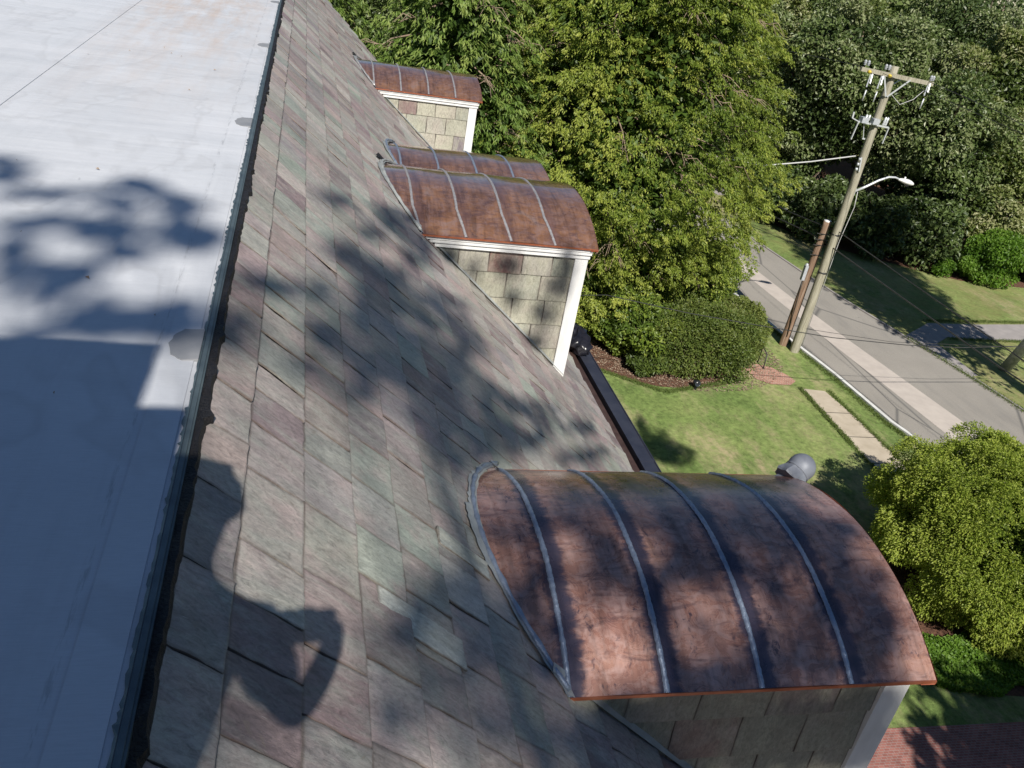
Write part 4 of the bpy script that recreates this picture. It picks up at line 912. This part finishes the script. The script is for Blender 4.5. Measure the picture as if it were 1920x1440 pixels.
# ------------------------------------------------------------------ trees behind the camera: the shade on the roof
SH=[
('F',-1.26,4.37,0,0.09,0.03,-0,0.07,-0.26,0),
('F',-1.07,4.08,0,0.13,0.04,0,0.02,-0.10,0),
('F',-0.78,4.07,0,0.06,0.02,0,0.04,-0.20,0),
('F',-0.68,4.33,0,0.09,0.03,-0,0.02,-0.13,0),
('F',-0.50,4.04,0,0.07,0.02,-0,0.02,-0.17,0),
('F',-1.04,3.72,0,0.14,0.04,0,0.02,-0.10,0),
('F',-0.81,3.72,0,0.07,0.02,0,0.02,-0.09,0),
('F',-0.69,3.69,0,0.07,0.02,0,0.02,-0.14,0),
('F',-0.45,3.75,0,0.08,0.02,0,0.02,-0.16,0),
('F',-0.34,3.71,0,0.06,0.02,-0,0.01,-0.13,0),
('F',-1.00,3.44,0,0.07,0.02,-0,0.03,-0.11,0),
('F',-0.63,3.51,0,0.08,0.02,0,0.02,-0.09,0),
('F',-0.90,3.25,0,0.12,0.03,0,0.02,-0.07,0),
('F',-0.75,3.23,0,0.08,0.02,0,0.02,-0.08,0),
('F',-0.84,3.07,0,0.14,0.03,0,0.02,-0.06,0),
('F',-0.66,2.93,0,0.09,0.01,0,0.02,-0.12,0),
('F',-0.51,2.89,0,0.11,0.02,0,0.02,-0.10,0),
('F',-0.39,2.93,0,0.07,0.01,0,0.01,-0.12,0),
('F',-0.32,2.90,0,0.05,0.01,0,0.01,-0.10,0),
('F',-0.61,2.77,0,0.15,0.02,0,0.01,-0.05,0),
('F',-0.76,2.74,0,0.04,0.01,0,0.01,-0.04,0),
('S',0.30,5.89,-0.48,0.10,0.29,-0.08,-0.01,-0.17,0),
('S',0.73,6.86,-0.86,0.13,0.37,-0.11,-0.03,-0.36,0.03),
('S',0.32,5.04,-0.51,0.12,0.30,-0.10,-0.01,-0.15,0.01),
('S',0.56,5.96,-0.72,0.13,0.35,-0.11,-0.01,-0.16,0.01),
('S',0.91,7.14,-1.02,0.19,0.53,-0.17,-0.05,-0.46,0.04),
('S',1.05,6.87,-1.14,0.22,0.54,-0.19,-0.07,-0.57,0.06),
('S',-0.13,3.55,-0.11,0.05,0.12,-0.04,0,-0.07,0),
('S',-0.02,3.69,-0.21,0.07,0.14,-0.06,0,-0.06,0),
('S',0.15,4.07,-0.36,0.07,0.15,-0.06,-0,-0.12,0),
('S',0.49,4.84,-0.65,0.15,0.34,-0.13,-0.02,-0.35,0.02),
('S',0.29,4.00,-0.48,0.16,0.33,-0.14,-0.01,-0.25,0.01),
('S',0.53,4.48,-0.68,0.19,0.37,-0.16,-0.03,-0.35,0.02),
('S',0.84,5.43,-0.95,0.23,0.50,-0.20,-0.06,-0.49,0.05),
('S',1.11,5.72,-1.19,0.32,0.65,-0.28,-0.08,-0.54,0.07),
('S',0.65,4.37,-0.79,0.25,0.45,-0.22,-0.03,-0.31,0.03),
('S',0.38,3.72,-0.56,0.13,0.23,-0.11,-0.01,-0.17,0.01),
('S',0.88,4.59,-0.99,0.30,0.52,-0.26,-0.05,-0.34,0.04),
('S',1.27,5.51,-1.33,0.26,0.48,-0.23,-0.08,-0.42,0.07),
('S',0.20,3.60,-0.40,0.08,0.15,-0.07,-0,-0.11,0),
('S',1.12,4.69,-1.20,0.34,0.55,-0.30,-0.05,-0.29,0.05),
('S',1.40,4.85,-1.44,0.32,0.49,-0.28,-0.07,-0.32,0.06),
('S',0.81,3.91,-0.93,0.25,0.38,-0.22,-0.03,-0.23,0.03),
('S',0.97,3.76,-1.07,0.24,0.32,-0.21,-0.05,-0.25,0.04),
('S',1.36,4.36,-1.41,0.33,0.45,-0.28,-0.06,-0.24,0.05),
('S',1.93,5.32,-1.90,0.28,0.40,-0.24,-0.06,-0.20,0.05),
('S',0.83,3.63,-0.95,0.17,0.23,-0.15,-0.03,-0.17,0.02),
('S',0.70,3.97,-0.83,0.15,0.24,-0.13,-0.02,-0.18,0.02),
('S',2.18,5.29,-2.12,0.37,0.49,-0.32,-0.06,-0.18,0.05),
('S',0.60,2.35,-0.75,0.17,0.15,-0.14,-0.02,-0.15,0.02),
('S',0.88,2.46,-0.99,0.19,0.16,-0.16,-0.04,-0.17,0.03),
('S',0.96,2.28,-1.06,0.19,0.14,-0.16,-0.04,-0.16,0.04),
('S',0.68,2.06,-0.82,0.16,0.12,-0.14,-0.03,-0.13,0.02),
('S',0.77,1.91,-0.90,0.21,0.14,-0.18,-0.03,-0.12,0.03),
('S',1.02,1.98,-1.11,0.23,0.15,-0.20,-0.03,-0.11,0.03),
('S',0.34,1.63,-0.52,0.11,0.07,-0.09,-0.01,-0.07,0.01),
('S',0.39,1.97,-0.57,0.10,0.09,-0.09,-0.01,-0.09,0.01),
('S',-0.15,1.22,-0.10,0.03,0.02,-0.03,0,-0.03,0),
('S',1.20,2.07,-1.27,0.18,0.12,-0.16,-0.04,-0.12,0.04),
('S',1.66,4.86,-1.67,0.23,0.33,-0.20,-0.04,-0.15,0.03),
('S',0.15,3.61,-0.35,0.06,0.12,-0.05,-0,-0.10,0),
('S',0.08,3.14,-0.29,0.05,0.08,-0.04,0,-0.07,0),
('S',0.33,3.34,-0.52,0.12,0.18,-0.10,-0.01,-0.13,0.01),
('S',0.54,3.87,-0.69,0.15,0.25,-0.13,-0.02,-0.19,0.02),
('S',1.12,4.27,-1.20,0.28,0.42,-0.25,-0.05,-0.27,0.05),
('S',0.66,2.20,-0.80,0.14,0.11,-0.12,-0.02,-0.10,0.02),
('S',-0.19,2.88,-0.06,0.04,0.08,-0.04,0.01,-0.07,0),
('S',-0.17,3.10,-0.08,0.04,0.07,-0.03,0,-0.05,0),
('S',1.91,5.59,-1.88,0.29,0.43,-0.25,-0.07,-0.26,0.06),
('S',2.59,6.35,-2.48,0.32,0.46,-0.27,-0.09,-0.27,0.08),
('S',2.65,6.00,-2.53,0.34,0.45,-0.29,-0.07,-0.19,0.06),
('S',0.29,4.87,-0.48,0.10,0.24,-0.08,-0,-0.14,0),
('S',0.47,5.14,-0.64,0.11,0.27,-0.10,-0.01,-0.18,0.01),
('S',0.68,5.45,-0.82,0.16,0.36,-0.14,-0.02,-0.25,0.02),
('A',1.04,3.10,-1.02,0.13,0,0,-0.05,-0.22,0),
('A',1.04,2.67,-1.02,0.12,-0,0,-0.04,-0.18,0),
('A',1.37,3.19,-1.02,0.16,0,0,-0.06,-0.24,0),
('A',1.37,2.80,-1.02,0.18,-0,0,-0.06,-0.20,0),
('A',1.79,3.19,-1.02,0.23,0,-0,-0.07,-0.20,0),
('A',1.69,2.73,-1.02,0.21,-0,0,-0.09,-0.23,0),
('A',2.22,3.20,-1.02,0.27,0,0,-0.10,-0.21,0),
('A',2.06,2.73,-1.02,0.24,-0,0,-0.11,-0.23,0),
('A',1.70,2.32,-1.02,0.16,-0.01,-0,-0.07,-0.16,0),
('A',2.15,2.39,-1.02,0.23,-0.01,0,-0.11,-0.20,0),
('A',2.51,2.95,-1.02,0.24,-0,0,-0.13,-0.23,0),
('A',2.55,2.54,-1.02,0.16,-0,0,-0.14,-0.22,0),
('A',2.44,2.23,-1.02,0.15,-0.01,0,-0.07,-0.11,0),
('A',1.87,2.14,-1.02,0.16,-0.01,0,-0.04,-0.08,0),
('A',1.79,3.44,-1.02,0.21,0.01,0,-0.04,-0.10,0),
('A',2.24,3.45,-1.02,0.25,0.01,0,-0.04,-0.10,0),
('A',1.10,2.37,-1.02,0.05,-0,-0,-0.04,-0.13,0),
('A',2.66,3.46,-1.02,0.10,0,0,-0.04,-0.07,0),
('A',1.53,2.50,-1.02,0.10,-0,0,-0.04,-0.12,0),
('A',2.02,2.16,-1.02,0.16,-0.01,-0,-0.03,-0.06,0),
('A',2.28,2.15,-1.02,0.14,-0.01,-0,-0.04,-0.06,0),
('A',2.52,2.17,-1.02,0.10,-0,-0,-0.04,-0.07,0),
('A',1.64,2.13,-1.02,0.13,-0.01,0,-0.02,-0.05,0),
('A',2.43,2.61,-1.02,0.16,-0,0,-0.11,-0.20,0),
('A',2.61,2.38,-1.02,0.11,-0,0,-0.10,-0.15,0),
('A',2.36,3.11,-1.02,0.18,0,0,-0.10,-0.20,0),
('A',1.89,2.95,-1.02,0.19,-0,0,-0.09,-0.22,0),
('C',1.91,2.35,-1.59,0.84,0,-0.07,0.09,0,-0.29),
('C',1.47,2.35,-1.44,0.15,0,-0.01,0.02,-0,-0.10),
('C',1.76,2.35,-1.45,0.18,0,-0.01,0.03,0,-0.12),
('C',2.09,2.35,-1.51,0.19,0,-0.01,0.04,-0,-0.12),
('C',2.42,2.35,-1.55,0.17,0,-0.01,0.08,0,-0.22),
('C',2.67,2.35,-1.60,0.15,0,-0.01,0.11,0,-0.27),
('C',2.09,2.35,-1.77,0.08,0,-0.01,0.04,0,-0.11),
('C',2.52,2.35,-1.81,0.12,0,-0.01,0.03,0,-0.08),
('C',1.57,2.35,-1.69,0.08,0,-0.01,0.02,0,-0.07),
('C',1.64,2.35,-1.56,0.13,0,-0.01,0.03,0,-0.10),
('C',1.95,2.35,-1.58,0.13,0,-0.01,0.03,0,-0.09),
('C',2.31,2.35,-1.68,0.14,0,-0.01,0.04,0,-0.11),
('C',1.42,2.35,-1.54,0.10,0,-0.01,0.02,-0,-0.10),
('C',2.64,2.35,-1.39,0.17,0,-0.01,0.04,0,-0.11),
('C',2.70,2.35,-1.82,0.12,0,-0.01,0.05,0,-0.12),
('C',1.31,2.35,-1.37,0.10,0,-0.01,0.01,0,-0.06),
('C',2.29,2.35,-1.47,0.34,0,-0.02,0.03,0,-0.09),
('B',1.39,7.53,-1.43,0.09,0,0.01,0.01,0,-0.11),
('B',1.96,7.53,-1.48,0.11,0,0.01,0.01,0,-0.08),
('B',2.54,7.53,-1.43,0.08,0,0.01,0.03,0,-0.15),
('B',2.50,7.53,-1.68,0.13,0,0.01,0.02,0,-0.10),
('B',2.42,7.53,-1.91,0.12,0,0.01,0.02,0,-0.10),
('B',2.37,7.53,-2.23,0.09,0,0.01,0.01,0,-0.08),
('B',1.65,7.53,-1.53,0.05,0,0,0.01,0,-0.04),
('B',2.08,7.53,-1.79,0.05,0,0,0.01,0,-0.07),
('G',9.80,18.72,-10.50,0.58,0.03,0,-0.28,-0.78,0),
('G',10.29,18.15,-10.50,0.54,0.02,0,-0.20,-0.51,0),
('G',9.76,19.73,-10.50,0.20,0.01,0,-0.16,-0.46,0),
('G',9.99,18.39,-10.50,0.64,0.03,0,-0.19,-0.52,0),
]

rg = np.random.default_rng(77)
def shade_tree(name, x, y, label, keys, dist, seed, side=(0, 0)):
    rg = np.random.default_rng(seed); root = empty(name, (x, y, GZ), label, 'tree'); off = np.array([x, y, GZ]); parts = []; cen = []
    for s_ in SH:
        if s_[0] not in keys: continue
        c = np.array(s_[1:4]); a = np.array(s_[4:7]); b = np.array(s_[7:10])
        area = np.linalg.norm(np.cross(a - LD * (a @ LD), b - LD * (b @ LD))) * 3.14
        n = int(min(max(area * {'A': 400, 'C': 900}.get(s_[0], 380), 20), 2600)); th = rg.uniform(0, 6.28, n); rr = np.sqrt(rg.uniform(0, 1, n)) * (1 + rg.normal(0, .34 if s_[0] == 'F' else .09, n))
        T = dist + .9 * math.sin(c[0] * 2.1) + .7 * math.cos(c[1] * 1.3) + rg.normal(0, .25, n)
        P = c + a * (np.cos(th) * rr)[:, None] + b * (np.sin(th) * rr)[:, None] - LD * T[:, None]; cen.append(P.mean(0) - off)
        parts.append(leaves(P - off, rg.normal(size=(n, 3)), -LD + rg.normal(size=(n, 3)) * .5, rg.uniform(.11, .19, n), rg.uniform(.08, .13, n), np.clip(.45 + rg.normal(0, .15, n), 0, 1)))
    foliage('foliage', parts, 'lf_dec', root, (0, 0, 0)); cen = np.array(cen); mz = cen[:, 2].min()
    m = MB(); m.tube([(0, 0, -.3), (.1, .1, mz * .4), (0, .3, mz * .8), (0, .6, cen[:, 2].mean())], [.38, .32, .24, .10], 12); m.build('trunk', 'bark', root)
    m = MB(); 
    for i in range(0, len(cen), 3):
        b = cen[i]; m.tube([(0, .3, mz * .8), tuple(b * np.array([.5, .5, 0]) + np.array([0, 0, mz * .8 + (b[2] - mz * .8) * .6])), tuple(b)], [.07, .035, .006], 6, False)
    m.build('branches', 'bark', root); return root
shade_tree('shade_tree', 1.5, -15.5, 'tall broadleaf tree behind the camera whose shade falls on the roof', ('F', 'S', 'A', 'C', 'B'), 18.0, 3)
shade_tree('shade_tree', 11.8, -7.5, 'tree beside the house behind the camera, shading a patch of the lawn', ('G',), 24.0, 5)
broadleaf(14.0, -1.5, .5, 3.6, 3.2, 5, 30, 300, 'lf_dec', 'broadleaf tree beside the drive, outside the picture, shading bricks and lawn', 'shade_tree', 201, .26, .17, .4, .22, 'bark', None, (.8, 1.3), .2)

for i, (x, y, tp, r_) in enumerate([(-12, -24, 9, 6), (-2, -26, 10.5, 6.5), (9, -25, 10, 6.5), (20, -23, 8, 6), (30, -18, 6, 6)]):  # unseen trees added to block skylight from the near dormer's cheek
    broadleaf(x, y, tp, r_, r_ * .8, 2, 30, 420, 'lf_dec', ['tree behind the house, farthest left', 'tree behind the house, tallest in the middle', 'tree behind the house near the drive', 'tree behind the drive by the road', 'tree over the road behind the camera'][i], 'broadleaf_tree', 220 + i, .5, .36, .4, .3, 'bark', 'trees behind the camera', (1.6, 2.4), .2)

# ------------------------------------------------------------------ the photographer, seen only as a shadow on the slates
def skin_obj(name, verts, edges, radii, mat, parent, root=0):
    me = bpy.data.meshes.new(name); me.from_pydata(verts, edges, []); o = bpy.data.objects.new(name, me); link(o, parent)
    md = o.modifiers.new('skin', 'SKIN'); md.use_smooth_shade = True
    for i, r_ in enumerate(radii):
        sv = me.skin_vertices[0].data[i] if me.skin_vertices else None
        if sv: sv.radius = r_ if hasattr(r_, '__len__') else (r_, r_)
    if me.skin_vertices: me.skin_vertices[0].data[root].use_root = True
    ss = o.modifiers.new('sub', 'SUBSURF'); ss.levels = 2; ss.render_levels = 2; me.materials.append(M[mat]); return o
ph_ = empty('person', (-.42, -.22, 0), 'person in dark work clothes standing on the flat roof holding up a camera', 'person')
J = [(-.36, -.20, .98), (-.34, -.17, 1.12), (-.32, -.13, 1.30), (-.31, -.11, 1.47), (-.30, -.07, 1.57), (-.295, -.03, 1.66), (-.295, .0, 1.76), (-.295, -.01, 1.87),
     (-.13, -.10, 1.44), (-.02, -.14, 1.20), (.045, -.11, 1.29), (.075, -.075, 1.375), (.065, -.055, 1.41),
     (-.47, -.10, 1.46), (-.44, .06, 1.20), (-.26, .0, 1.31), (-.12, -.05, 1.37), (-.085, -.055, 1.40),
     (-.26, -.20, .92), (-.24, -.12, .50), (-.25, -.20, .09), (-.25, -.08, .05), (-.47, -.20, .92), (-.55, -.22, .50), (-.58, -.30, .09), (-.58, -.17, .05)]
E_ = [(0, 1), (1, 2), (2, 3), (3, 4), (4, 5), (5, 6), (6, 7), (3, 8), (8, 9), (9, 10), (10, 11), (11, 12), (3, 13), (13, 14), (14, 15), (15, 16), (16, 17), (0, 18), (18, 19), (19, 20), (20, 21), (0, 22), (22, 23), (23, 24), (24, 25)]
Rr = [(.16, .11), (.14, .10), (.16, .11), (.15, .10), .06, .075, .10, .075, .065, .046, .038, .03, .035, .065, .046, .038, .03, .035, .09, .06, .045, .04, .09, .06, .045, .04]
rel = lambda pts: [(a + .42, b + .22, c) for a, b, c in pts]
body_ = skin_obj('body', rel(J), E_, Rr, 'skin', ph_)
hat = MB(); hat.lathe([(.001, .10), (.07, .085), (.10, .03), (.108, -.02), (.112, -.03)], (.125, .21, 1.82), (0, 0, 1), 20); hat.mesh([(.045, .30, 1.80), (.205, .30, 1.80), (.195, .40, 1.785), (.055, .40, 1.785)], [[0, 1, 2, 3]]); hat.build('cap_hat', 'cloth', ph_)
skin_obj('shirt', rel([J[0], J[1], J[2], J[3], J[8], (-.045, -.13, 1.25), J[13], (-.46, .0, 1.30)]), [(0, 1), (1, 2), (2, 3), (3, 4), (4, 5), (3, 6), (6, 7)], [(.18, .125), (.16, .115), (.175, .125), (.165, .11), .08, .062, .08, .062], 'cloth', ph_)
skin_obj('trousers', rel([J[0], J[18], J[19], J[20], J[22], J[23], J[24]]), [(0, 1), (1, 2), (2, 3), (0, 4), (4, 5), (5, 6)], [(.17, .12), .105, .075, .065, .105, .075, .065], 'jeans', ph_)
for sx, hx in ((1, .06), (-1, -.085)):                          # five separate fingers on each hand, closed on the camera
    for f in range(4):
        z = 1.425 - f * .019; L_ = (.030, .034, .032, .025)[f]
        skin_obj('finger', rel([(hx + sx * .012, -.065, z), (hx + sx * .010, -.040, z), (hx - sx * .008, -.036 + .002 * f, z - .002), (hx - sx * L_, -.042, z - .004)]), [(0, 1), (1, 2), (2, 3)], [.010, .0095, .0085, .007], 'skin', ph_)
    skin_obj('thumb', rel([(hx + sx * .010, -.075, 1.40), (hx - sx * .004, -.10, 1.41), (hx - sx * .022, -.105, 1.415)]), [(0, 1), (1, 2)], [.012, .011, .009], 'skin', ph_)
cm = MB(); cm.box((-.062, -.092, 1.365), (.060, -.045, 1.440)); cm.box((-.02, -.088, 1.441), (.02, -.05, 1.452)); o = cm.build('camera_body', 'black', None, (0, -.07, 1.365))
tag(o, 'small black compact camera held up in both hands of the photographer', 'camera')
